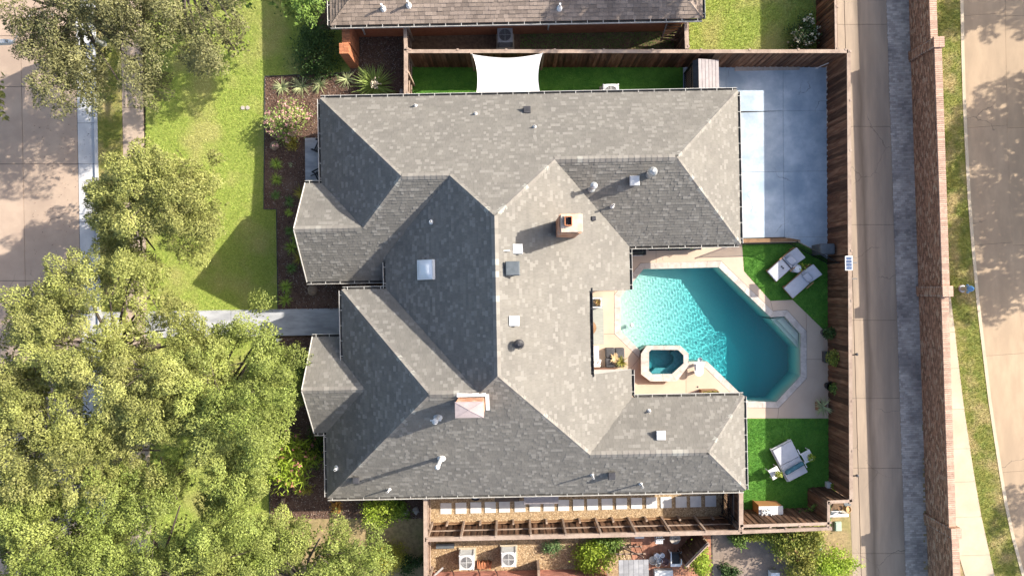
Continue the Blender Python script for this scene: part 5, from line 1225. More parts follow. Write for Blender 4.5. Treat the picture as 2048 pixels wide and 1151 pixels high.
# patio under the eave
x0, y1 = W2(1100, 594, .02); x1, y0 = W2(1208, 688, .02)
rg = MB().box((x0 + x1) / 2, (y0 + y1) / 2, .02, x1 - x0, y1 - y0, .014).build('patio_rug', m_rug); tag(rg, 'grey-green striped rug on the covered patio', 'rug')
rt = thing('round_table', 'round wooden table mostly hidden under the patio roof', 'table', W(1178, 655)); x, y, _ = W(1178, 655, .7); MB().lathe([(.36, .68), (.36, .72)], 28, (x, y, 0)).build('top', m_railw, rt); MB().lathe([(.2, 0), (.05, .06), (.05, .68)], 16, (x, y, 0)).build('pedestal', m_teak, rt)
sf = thing('patio_sofa', 'white sofa with pillows at the south end of the patio rug', 'sofa', W(1175, 712)); x, y, _ = W(1176, 712, .4)
MB().box(x, y, .2, 1.1, .95, .3).build('base', m_white, sf, bevel=.03); MB().box(x, y + .02, .42, 1.05, .85, .16).build('seat_cushion', m_fabric, sf, bevel=.05); MB().box(x, y - .42, .6, 1.1, .16, .5).build('backrest', m_fabric, sf, bevel=.05)
for k in range(3): MB().box(x + .12 + k * .16, y - .15 - .06 * k, .6, .34, .12, .34, R(30 + 20 * k), tilt=(R(35), 0)).build('pillow', m_fabric, sf, bevel=.04)
bp_ = thing('white_planter', 'square white planter with a small bronze plant on the patio', 'planter', W(1192, 605)); x, y, _ = W(1193, 605, .35)
for dx, dy, sx, sy in ((0, .22, .48, .05), (0, -.22, .48, .05), (.22, 0, .05, .42), (-.22, 0, .05, .42)): MB().box(x + dx, y + dy, .2, sx, sy, .4).build('side', m_white, bp_)
link('leaves', strap_mesh(34, .22, .05, m_dryleaf, .3, .7, .35), bp_, loc=(x + .05, y, 0)); link('leaves', strap_mesh(20, .2, .05, m_shruby, .3, .8, .35), bp_, loc=(x + .08, y + .02, 0))
for i in range(2):
    for j in range(2):
        x, y, _ = W(1221 + i * 19, 705 + j * 20, .4); ot = MB().box(x, y, .2, .45, .46, .4).build('ottoman', m_cushd, bevel=.05)
        tag(ot, '%s%s of four charcoal ottomans on the patio edge' % (('northwest', 'southwest')[j] if i == 0 else ('northeast', 'southeast')[j], ''), 'ottoman', 'charcoal ottomans')
fan = thing('dried_fan_palm', 'tan dried palm fan lying over the ottomans', 'dried palm', W(1229, 715, .42)); x, y, _ = W(1229, 716, .42)
link('fan', strap_mesh(40, .28, .07, mat('dried_palm', (.62, .46, .27), (.5, .36, .2), 6), .1, .2, 0), fan, loc=(x, y, .46))
cr = thing('yellow_palm_plant', 'spiky yellow-green palm in a pot beside the ottomans', 'potted plant', W(1242, 724)); x, y, _ = W(1242, 724, .5); MB().lathe([(.12, 0), (.17, .38), (.15, .38), (.14, .34)], 14, (x, y, 0)).build('pot', m_dark, cr)
link('leaves', strap_mesh(52, .42, .05, m_shruby, .35, .8, .4), cr, loc=(x, y, 0))
gl = thing('barbecue_grill', 'black barbecue grill under the eave north of the pool', 'grill', W(1273, 498)); x, y, _ = W(1273, 499, 1.0)
MB().box(x, y, .45, 1.0, .5, .75).build('cabinet', m_black, gl); MB().box(x, y + .03, .98, .7, .48, .3, taper=.8).build('lid', m_black, gl, bevel=.05); MB().box(x - .45, y, .87, .28, .5, .04).build('shelf', m_dark, gl); MB().bar((x - .3, y - .29, .95), (x + .3, y - .29, .95), .03).build('handle', m_steel, gl)
for k in range(3): MB().lathe([(.03, 0), (.03, .03)], 10, (x - .25 + k * .25, y - .255, .75), (0, -1, 0)).build('knob', m_steel, gl)
ft = thing('fire_pit_bench', 'long black bench with leafy pots against the north pool wall', 'bench', W(1352, 490)); x, y, _ = W(1350, 492, .45)
MB().box(x, y, .42, 2.6, .4, .05).build('top', m_black, ft)
for s in (-1, 0, 1): MB().box(x + s * 1.2, y, .2, .06, .34, .4).build('leg', m_black, ft)
for k in range(3):
    xx, yy, _ = W(1338 + k * 22, 493, .5); p = thing('bench_plant', ('western', 'middle', 'eastern')[k] + ' small plant on the black bench under the eave', 'potted plant', (xx, yy, .445), 0, 'plants on the black bench'); MB().lathe([(.07, 0), (.1, .14), (.09, .14)], 12).build('pot', m_dark, p, local=True); leafy(p, .12, .16, .24, 80, m_elm, .07)
for nme, lab, px, py, m, r in (('skimmer_lid', 'round skimmer lid set in the deck north of the pool', 1330, 518, m_deck, .13), ('deck_drain', 'small dark drain in the deck above the planter box', 1395, 773, m_dark, .045), ('skimmer_lid', 'round lid set in the deck southeast of the pool', 1574, 805, m_deck, .1)):
    x, y, _ = W(px, py); o = MB().lathe([(r, 0), (r, .008)], 22, (x, y, .012)).build(nme, m); tag(o, lab, 'drain cover')
x, y, _ = W(1264, 650); fb = MB().lathe([(.02, -.06), (.09, -.03), (.1, 0), (.07, .04), (.02, .05)], 16, (x, y, -.1)).build('pool_float', m_white, smooth=True); tag(fb, 'small round white chlorine float on the shallow water', 'float')
# ------------------------------------------------------------------ south side path
sx_ = [892, 922, 951.7, 980.6, 1009, 1040, 1069.7, 1097.8, 1127, 1157, 1185, 1214, 1243, 1273, 1303, 1332, 1362, 1391, 1421]
stm = MB().box(0, 0, 0, .545, .545, .05).mesh('stepping_stone', m_paver)
for k, px in enumerate(sx_):
    x, y, _ = W(px, 1015.6 - (px - 892) * .0276); o = link('stepping_stone', stm, loc=(x, y, .012), rot=(0, 0, random.uniform(-.015, .015)))
    tag(o, '%s square white stepping stone counted from the west fence' % ORD[k], 'stepping stone', 'square stepping stones in the gravel')
ec = thing('pump_cover', 'pale lean-to cover over pool equipment beside the stepping stones', 'pump cover', W(1083, 1000)); xa, ya = W2(1048, 1008, 1.2); xb, yb = W2(1117, 985, 1.3)
MB().add([(xa, ya, 1.15), (xb, ya, 1.15), (xb, yb, 1.35), (xa, yb, 1.35), (xa, ya, 1.12), (xb, ya, 1.12), (xb, yb, 1.32), (xa, yb, 1.32)], [(0, 1, 2, 3), (7, 6, 5, 4), (0, 4, 5, 1), (1, 5, 6, 2), (3, 2, 6, 7), (0, 3, 7, 4)]).build('roof', m_rib, ec)
for k in range(1, 8): MB().bar((xa + (xb - xa) * k / 8, ya, 1.152), (xa + (xb - xa) * k / 8, yb, 1.352), .012).build('roof_rib', m_rib, ec)
for q in (xa + .08, xb - .08): MB().box(q, ya + .06, .56, .07, .07, 1.12).build('post', m_rail, ec)
MB().lathe([(.22, 0), (.24, .6), (.12, .75)], 16, ((xa + xb) / 2, yb, 0)).build('filter_tank', m_pale, ec)
cb = thing('storage_cabinet', 'dark storage cabinet under the south eave beside the path', 'cabinet', W(1013, 992)); x, y, _ = W(1014, 989, .9); MB().box(x, y, .5, 1.15, .5, 1.0).build('body', m_dark, cb); MB().box(x, y, 1.02, 1.2, .55, .05).build('lid', mat('brown_lid', (.11, .08, .06), (.08, .06, .05), 5), cb)
for s in (-1, 1): MB().box(x + s * .28, y - .26, .5, .5, .02, .9).build('door', m_bin, cb)
wb = thing('round_drum', 'black round drum with pale lid under the south eave', 'drum', W(951, 992)); x, y, _ = W(951, 991, .8); MB().lathe([(.24, 0), (.26, .75), (.24, .8), (.17, .8), (.17, .76)], 22, (x, y, 0)).build('body', m_black, wb); MB().lathe([(.16, .76), (.1, .81)], 18, (x - .02, y, 0)).build('lid', m_pale, wb)
for k, px in enumerate((1381, 1412)):
    x, y, _ = W(px, 984, .3); o = MB().box(x, y, .15, .5, .1, .1).build('white_pipe', m_white); tag(o, ('western', 'eastern')[k] + ' short white pipe on the ground under the southeast eave', 'pipe', 'white pipes under the eave')
# potting bench
pbn = thing('potting_bench', 'wooden potting bench with pale top against the southeast fence', 'bench', W(1538, 1020)); xa, ya = W2(1518, 1033, .9); xb, yb = W2(1566, 1011, .9)
m_ply = mat('orange_ply', (.42, .21, .08), (.34, .17, .065), 6, stretch=(1, 1, 4))
MB().box((xa + xb) / 2, (ya + yb) / 2, .88, xb - xa, yb - ya, .04).build('top', m_pale, pbn); MB().box(xa + .02, (ya + yb) / 2 + .05, .45, .03, yb - ya, .85).build('side_panel', m_ply, pbn); MB().box(xb - .02, (ya + yb) / 2, .45, .03, yb - ya, .85).build('side_panel', m_railw, pbn)
MB().box((xa + xb) / 2, yb - .02, .45, xb - xa - .06, .03, .85).build('back_panel', m_ply, pbn); MB().box((xa + xb) / 2 + .03, ya - .06, .9, xb - xa + .05, .12, .04).build('ledge', m_rail, pbn)
for k, (dx, dy, r) in enumerate(((.16, .33, .07), (.3, .33, .075), (.44, .36, .05), (.2, .12, .11), (.45, .12, .12))):
    o = MB().lathe([(r * .8, 0), (r, .14), (r * .8, .14), (r * .78, .03)], 16, (xa + dx, ya + dy, .9)).build('white_pot', m_white); tag(o, ('small white pot at the northwest corner of the potting bench', 'white pot second from the west on the potting bench', 'smallest white pot on the potting bench', 'large white pot at the southwest corner of the potting bench', 'largest white pot in the middle of the potting bench')[k], 'pot', 'white pots on the potting bench')
# clutter in the fence notch
sh = MB().box(*W2(1678, 1030, .5), .25, .95, .14, .5).build('white_shelf', m_white); tag(sh, 'white board ledge in the notch outside the southeast fence', 'shelf')
for nme, lab, px, py, m, pr, ax in (('clay_pot', 'large terracotta pot lying outside the southeast fence', 1691, 1018, m_basket, [(.1, 0), (.17, .26), (.15, .26), (.14, .2)], (.4, .2, 1)), ('clay_pot', 'smaller brown pot beside the terracotta pot outside the fence', 1681, 1014, m_railw, [(.08, 0), (.13, .24), (.11, .24), (.1, .2)], (-.3, .1, 1)), ('trash_lid', 'round dark lid propped outside the southeast fence corner', 1696, 1006, m_bin, [(.2, 0), (.19, .04)], (.1, .1, 1))):
    x, y, _ = W(px, py, .4); o = MB().lathe(pr, 18, (x, y, .3), ax).build(nme, m); tag(o, lab, 'pot' if 'pot' in nme else 'lid')
tl = thing('garden_tools', 'heap of dark and white hand tools on the notch shelf', 'tools', W(1672, 1024))
for k in range(6): MB().bar(W(1662 + random.random() * 6, 1018 + random.random() * 10, .55), W(1676 + random.random() * 8, 1020 + random.random() * 8, .6), .035).build('handle', (m_white, m_dark, m_bin)[k % 3], tl)
MB().box(*W(1667, 1024, .52), .3, .16, .1, .4).build('tray', m_bin, tl)
for lab, px, py, sx, sy, h in (('pale green utility pad on the bare corner by the alley', 1677, 1052, .32, .46, .12), ('narrow pale green utility post by the ivy', 1641, 1086, .12, .75, .6)):
    x, y, _ = W(px, py, h); o = thing('utility_box', lab, 'utility box', (x, y, 0)); MB().box(x, y, h / 2, sx, sy, h).build('body', m_greenbox, o, bevel=.02); MB().box(x, y, h + .012, sx * .8, sy * .85, .02).build('lid', m_greenbox, o)
for k, (px, py) in enumerate(((1705, 952), (1704, 710))):
    hk = thing('fence_lamp', ('southern', 'northern')[k] + ' small dark lamp bracket on the alley side of the fence', 'lamp', W(px, py, 1.9)[:2] + (1.7,), 0, 'lamp brackets on the alley fence'); x, y, _ = W(px, py, 1.9); MB().bar((x, y, 1.8), (x + .2, y + .05, 1.95), .05).build('arm', m_dark, hk); MB().lathe([(.05, 0), (.07, .1), (.03, .13)], 10, (x + .2, y + .05, 1.88)).build('head', m_dark, hk)

# ------------------------------------------------------------------ south neighbour
sn = thing('south_neighbour_wall', 'pink brick house wall at the bottom edge behind the air conditioners', 'wall', W(1060, 1200)); xa, yt = W2(862, 1146, .3); xb, _ = W2(1215, 1146, .3); b = MB()
MB().box((xa + xb) / 2, yt - .32, 1.3, xb - xa, .5, 2.6).build('wall_core', m_mortar, sn)
for k in range(34):
    n_ = int((xb - xa) / .215)
    for i in range(n_): b.box(xa + .1 + i * .215 + (.1 if k % 2 else 0), yt - .06, .04 + k * .076, .204, .05, .066)
tag(b.build('brick', m_pbrick, sn), kind='stuff')
for k, px in enumerate((906, 958, 993)): MB().tube([W(px - 3, 1138, .3), W(px + 1, 1145, .4), W(px + 2, 1152, 1.0)], .025).build('refrigerant_line', m_black, sn)
tp_ = thing('tile_stack', 'stack of terracotta tiles between the southern air conditioners', 'tiles', W(968, 1128))
for k in range(9): MB().box(*W2(956 + k * 3.2, 1127 + (k % 3), .15), .16, .05, .34, .3, R(random.uniform(-8, 8))).build('tile', m_terra, tp_)
o = MB().bar(W(868, 1150, .4), W(886, 1134, .3), .09).build('metal_bar', m_steel); tag(o, 'bright metal bar on the ground by the southwest fence', 'bar')
o = MB().box(*W2(1077, 1142, .8), .6, .12, .5, 1.2).build('wooden_post', m_rail); tag(o, 'grey wooden post by the pink brick wall', 'post')
o = MB().box(*W2(890, 1091, .15), .1, .9, .22, .2).build('planter_trough', m_bin); tag(o, 'narrow dark trough at the foot of the fence south side', 'trough')
ss = thing('lattice_shed', 'grey shingled shed with wooden lattice end at the bottom', 'shed', W(1268, 1140)); xa, ya = W2(1238, 1175, 2.0); xb, yb = W2(1297, 1118, 2.0)
MB().add([(xa, ya, 2.0), (xb, ya, 2.0), (xb, yb, 2.0), (xa, yb, 2.0)], [(0, 1, 2, 3)]).build('roof', m_deckroof, ss); hm = MB().box(0, 0, 0, (xb - xa) / 6 - .012, .22, .025).mesh('roof_shingle', mat('grey_slate', (.27, .27, .275), (.22, .22, .23), 4, rnd=.18))
for j in range(7):
    for i in range(6): link('roof_shingle', hm, ss, loc=(xa + (i + .5) * (xb - xa) / 6, yb - .1 - j * .2, 2.015), rot=(R(-2), 0, 0))
for k in range(5): MB().bar((xa + .08 + k * .3, yb, 1.9), (xa + .2 + k * .28, yb + .02, .1), .09, .03).build('lattice_slat', m_wood, ss)
for z in (.4, 1.3): MB().bar((xa, yb + .01, z), (xb, yb + .01, z), .06, .05).build('lattice_rail', m_rail, ss)
MB().bar((xa + .2, yb + .03, .2), (xb - .2, yb + .03, 1.8), .07, .03).build('lattice_brace', m_rail, ss)
fence('brown board gate panel standing diagonally on the red patio', W2(1372, 1130, 1.7), W2(1416, 1085, 1.7), 1.7, side=1, posts=1.4, name='wooden_gate', capw=.12)
sd_ = thing('garden_urn', 'round pale dish-shaped urn on the shaded red patio', 'urn', W(1350, 1077)); x, y, _ = W(1350, 1076, .4); MB().lathe([(.1, 0), (.12, .2), (.27, .42), (.25, .42), (.08, .36)], 22, (x, y, 0)).build('bowl', m_stonep, sd_); MB().box(x + .02, y, .43, .06, .04, .02).build('spout', m_black, sd_)
ch = thing('folding_chair', 'white folding chair on the shaded red patio by the fence', 'chair', W(1318, 1079)); x, y, _ = W(1318, 1079, .4)
for k in range(4): MB().box(x - .12 + k * .09, y, .42, .07, .36, .02).build('seat_slat', m_white, ch)
for s in (-1, 1):
    MB().bar((x + s * .17, y - .2, 0), (x + s * .17, y + .2, .8), .03).build('leg', m_white, ch); MB().bar((x + s * .17, y + .2, 0), (x + s * .17, y - .16, .44), .03).build('leg', m_white, ch)
MB().box(x, y + .2, .74, .36, .03, .2).build('backrest', m_white, ch)
o = MB().box(*W2(1279, 1073, .2), .1, .46, .14, .2).build('white_box', m_white); tag(o, 'small white box at the foot of the fence on the red patio', 'box')
lc = thing('patio_chair', 'black slung lounge chair in a white frame on the red patio', 'chair', W(1352, 1112)); x, y, _ = W(1351, 1112, .4)
MB().box(x, y - .1, .38, .42, .5, .04).build('seat', m_black, lc); MB().box(x, y + .28, .6, .42, .05, .5, tilt=(R(-20), 0)).build('backrest', m_black, lc)
for s in (-1, 1):
    MB().bar((x + s * .25, y - .35, .55), (x + s * .25, y + .3, .55), .05, .03).build('armrest', m_white, lc)
    for q in (-.3, .2): MB().box(x + s * .25, y + q, .27, .04, .04, .54).build('leg', m_white, lc)
MB().box(x + .02, y - .46, .3, .5, .14, .04).build('footrest', m_white, lc)
for k, (px, py, r, m, lab) in enumerate(((1306, 1120, .2, m_stonep, 'largest pale pot of the patio pot cluster'), (1314, 1112, .15, m_white, 'white pot north of the cluster on the red patio'), (1325, 1110, .11, m_white, 'small round white pot at the cluster top'), (1320, 1121, .13, m_pale, 'grey pot in the middle of the cluster'), (1330, 1123, .19, mat('plum_pot', (.14, .08, .08), (.1, .06, .06), 4), 'dark plum pot at the cluster east side'), (1316, 1128, .12, m_stonep, 'small pale pot at the cluster south side'))):
    x, y, _ = W(px, py, .3); o = MB().lathe([(r * .7, 0), (r, .26), (r * 1.08, .3), (r * .85, .3), (r * .8, .22), (.01, .2)], 18, (x, y, 0)).build('garden_pot', m); tag(o, lab, 'pot', 'pots on the red patio')
o = MB().box(*W2(1328, 1150, .3), .15, .9, .5, .3).build('table_slab', m_pale); tag(o, 'pale flat slab between red planters at the bottom edge', 'slab')
o = MB().box(*W2(1551, 1152, .4), .2, .42, .36, .4).build('meter_box', m_white); tag(o, 'white box on the aggregate driveway at the bottom edge', 'box')

# ------------------------------------------------------------------ shrubs and bedding plants
def shrub(name, label, px, py, rx, ry, h, n, m, s=.08, stems=4, group=None, cat='shrub', z0=.05, clump=14, flower=None, up=.35, aspect=.55):
    x, y, _ = W(px, py, h * .6); t = thing(name, label, cat, (x, y, 0), 0, group)
    st = MB()
    for k in range(stems): a = random.random() * 6.28; st.tube([(0, 0, 0), (math.cos(a) * rx * .3, math.sin(a) * ry * .3, h * .4), (math.cos(a) * rx * .6, math.sin(a) * ry * .6, h * .75)], .025, .008, 5)
    st.build('stems', m_bark, t, local=True)
    K = max(4, clump); cc = rng.normal(size=(K, 3)); cc /= np.linalg.norm(cc, axis=1, keepdims=True); cc[:, 2] = np.abs(cc[:, 2]); cc *= (.45 + .5 * rng.random((K, 1)))
    cc = cc * [rx, ry, h * .8] + [0, 0, h * .15]; idx = rng.integers(0, K, n); dd = rng.normal(size=(n, 3)) * [rx * .2, ry * .2, h * .16]
    C = cc[idx] + dd; C[:, 2] = np.clip(C[:, 2], z0, None); rv = np.clip(rng.random(K)[idx] * .5 + rng.random(n) * .5, 0, 1)
    link('foliage', leaf_mesh('foliage', C, rv, s, m, aspect, up), t, local=True)
    if flower:
        fm, fn, fs = flower; sel = C[rng.integers(0, n, fn)] * [1.05, 1.05, 1.0] + [0, 0, .05]; F = np.repeat(sel, 9, 0) + rng.normal(size=(fn * 9, 3)) * .04
        link('flowers', leaf_mesh('flowers', F, rng.random(len(F)), fs, fm, .8, .2), t, local=True)
    return t
def spiky(name, label, px, py, L_, n, m, w=.04, droop=.5, upr=.6, group=None, cat='plant', z=.0):
    x, y, _ = W(px, py, .2); t = thing(name, label, cat, (x, y, z), 0, group); link('leaves', strap_mesh(n, L_, w, m, droop, upr, .02, 5), t, local=True); return t
for k, (px, py, L_, lab) in enumerate(((562, 172, .58, 'westernmost pale spiky yucca along the north bed edge'), (603, 170, .62, 'second pale spiky yucca from the lawn in the north bed'), (638, 168, .6, 'third pale spiky yucca from the lawn in the north bed'), (692, 157, .62, 'pale spiky yucca nearest the big rounded yucca'))):
    spiky('yucca', lab, px, py, L_, 46, m_bladep, .045, .35, .6, 'small yuccas in the north bed')
big = spiky('large_yucca', 'big rounded green yucca at the northwest house corner', 749, 171, 1.2, 210, m_blade2, .06, .25, .85); 
x, y, _ = W(750, 168, .9); link('flower_head', leaf_mesh('flower_head', rng.normal(size=(90, 3)) * [.12, .12, .1] + [x, y, 1.0], rng.random(90), .1, mat('cream_flower', (.7, .62, .48), (.6, .5, .38), 5)), big)
shrub('pink_shrub', 'pink flowering shrub in the bed northwest of the porch', 580, 240, 1.15, 1.05, 1.5, 2600, m_blade2, .09, flower=(m_pink, 230, .08), clump=26)
shrub('golden_shrub', 'low golden-green shrub below the pink flowering shrub', 580, 282, .42, .42, .5, 520, m_tuftg, .08)
shrub('dark_shrub', 'large glossy dark shrub beside the orange brick wing wall', 630, 95, 1.25, 1.35, 1.5, 5200, m_shrubd, .1, clump=30)
shrub('back_lawn_shrub', 'flowering shrub on the north back lawn near the alley fence', 1612, 65, .85, .85, 1.2, 2200, m_shrubd, .1, flower=(mat('white_flower', (.72, .68, .52), (.6, .55, .4), 5), 60, .08), clump=22)
tufts = [(551, 327, .3, m_tuft, 'first'), (551, 358, .32, m_tuft, 'second'), (549, 389, .26, m_tuftd, 'third'), (577, 402, .3, m_tuftd, 'fourth'), (576, 424, .22, m_tuft, 'fifth'), (601, 385, .38, m_tuftg, 'sixth'), (578, 461, .26, m_tuftd, 'seventh'),
         (583, 494, .38, m_tuft, 'eighth'), (599, 515, .42, m_tuftg, 'ninth'), (592, 475, .32, m_tuft, 'tenth'), (581, 536, .28, m_tuftd, 'eleventh'), (570, 573, .36, m_tuft, 'twelfth'), (570, 600, .36, m_tuft, 'thirteenth')]
for px, py, L_, m, o_ in tufts: spiky('grass_tuft', '%s grassy tuft from the north in the bed along the house front' % o_, px, py, L_ * 1.3, 70, m, .035, .6, .75, 'grassy tufts in the front bed')
spiky('pale_weed', 'small pale rosette in the front bed beside the porch', 579, 328, .18, 16, m_bladep, .04, .3, .4)
shrub('oleander', 'oleander with coral flowers beside the southwest gable', 578, 932, 1.25, 1.25, 2.9, 1700, m_shrubl, .34, flower=(m_coral, 70, .08), clump=30, aspect=.16, cat='shrub', up=.1)
shrub('golden_groundcover', 'low golden growth at the foot of the oleander', 604, 977, .5, .4, .5, 420, m_tuftg, .09)
shrub('gable_bush', 'dark green bush under the southwest gable', 605, 745, .6, 1.3, 1.0, 1700, m_elm, .1, clump=20)
shrub('gable_bush', 'dark bush filling the corner south of the southwest gable', 628, 890, .55, 1.1, .9, 1200, m_shrubd, .1, clump=20)
shrub('lime_shrub', 'bright lime shrub under the south eave near the fence', 762, 1028, .95, .75, 1.3, 2600, m_shrubl, .1, clump=24)
shrub('green_companion_shrub', 'mid-green shrub just east of the bright lime shrub', 800, 1018, .5, .7, .8, 1300, mat('mid_green_leaf', (.16, .26, .035), (.11, .19, .025), 2, rnd=.3, attr='rnd', trans=.2), .09)
shrub('orange_plant', 'small orange-leaved plant under the south eave', 672, 1015, .3, .35, .35, 260, mat('orange_leaf', (.5, .26, .06), (.36, .2, .05), 3, rnd=.3, attr='rnd'), .1)
shrub('clipped_hedge', 'clipped yellow hedge at the bottom beside the dry lawn', 775, 1118, .85, .75, 1.1, 4200, m_hedge, .07, clump=60)
shrub('dark_corner_shrub', 'dark shrub in the shaded corner right of the clipped hedge', 820, 1130, .6, .6, .9, 1300, m_shrubd, .1)
shrub('neighbour_bush', 'broad bright bush beyond the fence near the lattice shed', 1190, 1112, 1.1, .85, 1.4, 3800, m_shrubl, .11, clump=34)
shrub('neighbour_bush', 'darker bush between bright bush and lattice shed', 1212, 1090, .9, .5, 1.2, 2000, m_elm, .1, clump=22)
shrub('dry_plant', 'dried tan plant in front of the bright bush', 1203, 1125, .5, .45, 1.5, 420, m_dryleaf, .14, aspect=.2)
shrub('feathery_plant', 'feathery grey-green plant in the rubble south of the fence', 1102, 1095, .55, .45, .5, 900, mat('feathery_leaf', (.16, .25, .10), (.10, .17, .06), 4, rnd=.3, attr='rnd'), .08)
shrub('ivy_mound', 'ivy mound hanging along the outside of the southeast fence', 1520, 1070, 1.0, .28, .9, 1700, m_shruby, .1, clump=24)
shrub('ivy_mound', 'leafy clump at the driveway edge below the southeast fence', 1478, 1083, .5, .45, .9, 1100, m_elm, .1)
shrub('photinia_bush', 'large bush with pinkish dry patch beside the driveway', 1590, 1085, 1.1, .95, 1.7, 4600, m_shruby, .11, clump=36, flower=(m_dryleaf, 40, .09))
shrub('photinia_bush', 'tall golden bush next to the narrow utility post', 1628, 1080, .6, 1.3, 1.9, 2900, m_shruby, .11, clump=26)
shrub('photinia_bush', 'yellow-green bush at the bottom reaching into the alley', 1668, 1132, 1.3, .65, 1.6, 4200, m_shrubl, .11, clump=34)
shrub('photinia_bush', 'bush at the bottom edge between driveway and alley bush', 1610, 1140, .9, .7, 1.5, 2800, m_shruby, .11, clump=26)
shrub('patio_vine', 'bright vine climbing behind the diagonal gate', 1397, 1128, .6, .75, 1.6, 2100, m_shrubl, .11, clump=20)
shrub('driveway_shrub', 'grey-green shrub on the driveway at the bottom edge', 1463, 1143, .5, .45, .9, 1200, m_shrubd, .09)
# boulders
def boulder(name, label, px, py, r, m, sx=1, sy=1, h=.6):
    bm = bmesh.new(); bmesh.ops.create_icosphere(bm, subdivisions=2, radius=1)
    rr = random.Random(px)
    for v in bm.verts: v.co = Vector((v.co.x * r * sx, v.co.y * r * sy, v.co.z * r * h)) * rr.uniform(.82, 1.12)
    me = bpy.data.meshes.new(name); bm.to_mesh(me); bm.free(); me.materials.append(m); x, y, _ = W(px, py)
    return tag(link(name, me, loc=(x, y, r * h * .4)), label, 'rock')
boulder('boulder', 'reddish boulder in the bed beside the porch', 550, 292, .24, m_stone, 1, 1.1); boulder('boulder', 'tan boulder in the bed between gable and front walk', 626, 580, .26, m_stone); boulder('boulder', 'pale round rock in the dark bed by the southwest fence', 832, 1019, .2, m_stonep, .8, 1.1)
boulder('boulder', 'flat pale rock beside the mid-green shrub', 812, 1022, .2, m_stonep, 1, 1, .4); boulder('boulder', 'small rock near the north fence end of the bed', 803, 184, .16, m_stonep, .7, 1.1)
lg = MB().box(*W2(566, 1006, .1), .1, .16, .55, .22, R(-4)).build('cut_log', m_stone); tag(lg, 'short upright sawn log in the southwest bed', 'log')
o = MB().lathe([(.06, 0), (.06, .5), (.1, .52), (.04, .6)], 12, (*W2(561, 679), 0)).build('path_light', m_white); tag(o, 'small white path light at the bed corner by the front walk', 'lamp')
o = thing('water_meter', 'pair of pale meter lids set in the front lawn', 'meter', W(491, 216)); 
for s in (-1, 1): MB().lathe([(.1, 0), (.1, .05)], 16, (W2(491, 216)[0] + s * .12, W2(491, 216)[1], .0)).build('lid', m_stonep, o)
# porch chairs
for k, (py, lab) in enumerate(((293, 'northern black rocking chair on the porch under the eave'), (350, 'southern black rocking chair on the porch under the eave'))):
    x, y, _ = W(640, py, .6); c = thing('rocking_chair', lab, 'chair', (x, y, .1), R(180 - 25 + 50 * k), 'porch rocking chairs')
    for i in range(5): MB().box(-.2 + i * .1, 0, .42, .08, .5, .02).build('seat_slat', m_black, c, local=True)
    for i in range(5): MB().box(-.28, -.2 + i * .1, .8, .02, .07, .75, tilt=(0, R(-14))).build('back_slat', m_black, c, local=True)
    for s in (-1, 1):
        MB().tube([(-.5, s * .27, .12), (-.1, s * .27, .03), (.25, s * .27, .04), (.5, s * .27, .14)], .025).build('rocker', m_black, c, local=True); MB().bar((-.28, s * .28, .62), (.28, s * .28, .62), .07, .03).build('armrest', m_black, c, local=True)
        for q in (-.24, .24): MB().box(q, s * .27, .33, .04, .04, .6).build('leg', m_black, c, local=True)
# hydrant
x, y, _ = W(1924, 577); hy = thing('fire_hydrant', 'blue-topped fire hydrant on the roadside verge', 'fire hydrant', (x, y, 0))
MB().lathe([(.17, 0), (.17, .05), (.12, .06), (.12, .5), (.16, .51), (.16, .57)], 16).build('barrel', m_steel, hy, local=True); MB().lathe([(.15, .57), (.15, .64), (.12, .74), (.05, .8), (.03, .86)], 16).build('bonnet', m_blue, hy, local=True, smooth=True)
for ax, r in (((0, 1, 0), .06), ((0, -1, 0), .06), ((1, 0, 0), .08)): MB().lathe([(r, .08), (r, .2), (r * .5, .22)], 12, (0, 0, .42), ax).build('outlet', m_blue, hy, local=True)
MB().lathe([(.2, 0), (.22, .03)], 16).build('base_flange', m_stone, hy, local=True)
# street lamp: pole in the parkway under the tree, arm reaching over the road
x, y, _ = W(208, 88); sl = thing('street_lamp', 'street lamp arm with white cobra head over the left road', 'street lamp', (x, y, 0)); zt = 4.2; hx, hy_, _ = W(10, 84, zt)
MB().lathe([(.16, 0), (.1, .3), (.06, zt - .6)], 12, (x, y, 0)).build('pole', m_steel, sl); MB().tube([(x, y, zt - .7), (x - .7, y, zt - .1), ((x + hx) / 2, (y + hy_) / 2, zt + .05), (hx + .35, hy_, zt)], .03, .022).build('arm', m_pale, sl)
hd = MB(); vs = []
for s, wd_ in ((0.42, .05), (.2, .13), (-.2, .14), (-.55, .11)): vs += [(hx + s, hy_ - wd_, zt - .03), (hx + s, hy_ + wd_, zt - .03), (hx + s, hy_ + wd_ * .6, zt + .1), (hx + s, hy_ - wd_ * .6, zt + .1)]
hd.add(vs, [(i * 4 + j, i * 4 + (j + 1) % 4, i * 4 + 4 + (j + 1) % 4, i * 4 + 4 + j) for i in range(3) for j in range(4)] + [(3, 2, 1, 0), (12, 13, 14, 15)]).build('head', m_white, sl); MB().lathe([(.05, 0), (.05, .08), (.03, .1)], 12, (hx + .16, hy_, zt + .1)).build('photocell', m_grey, sl)

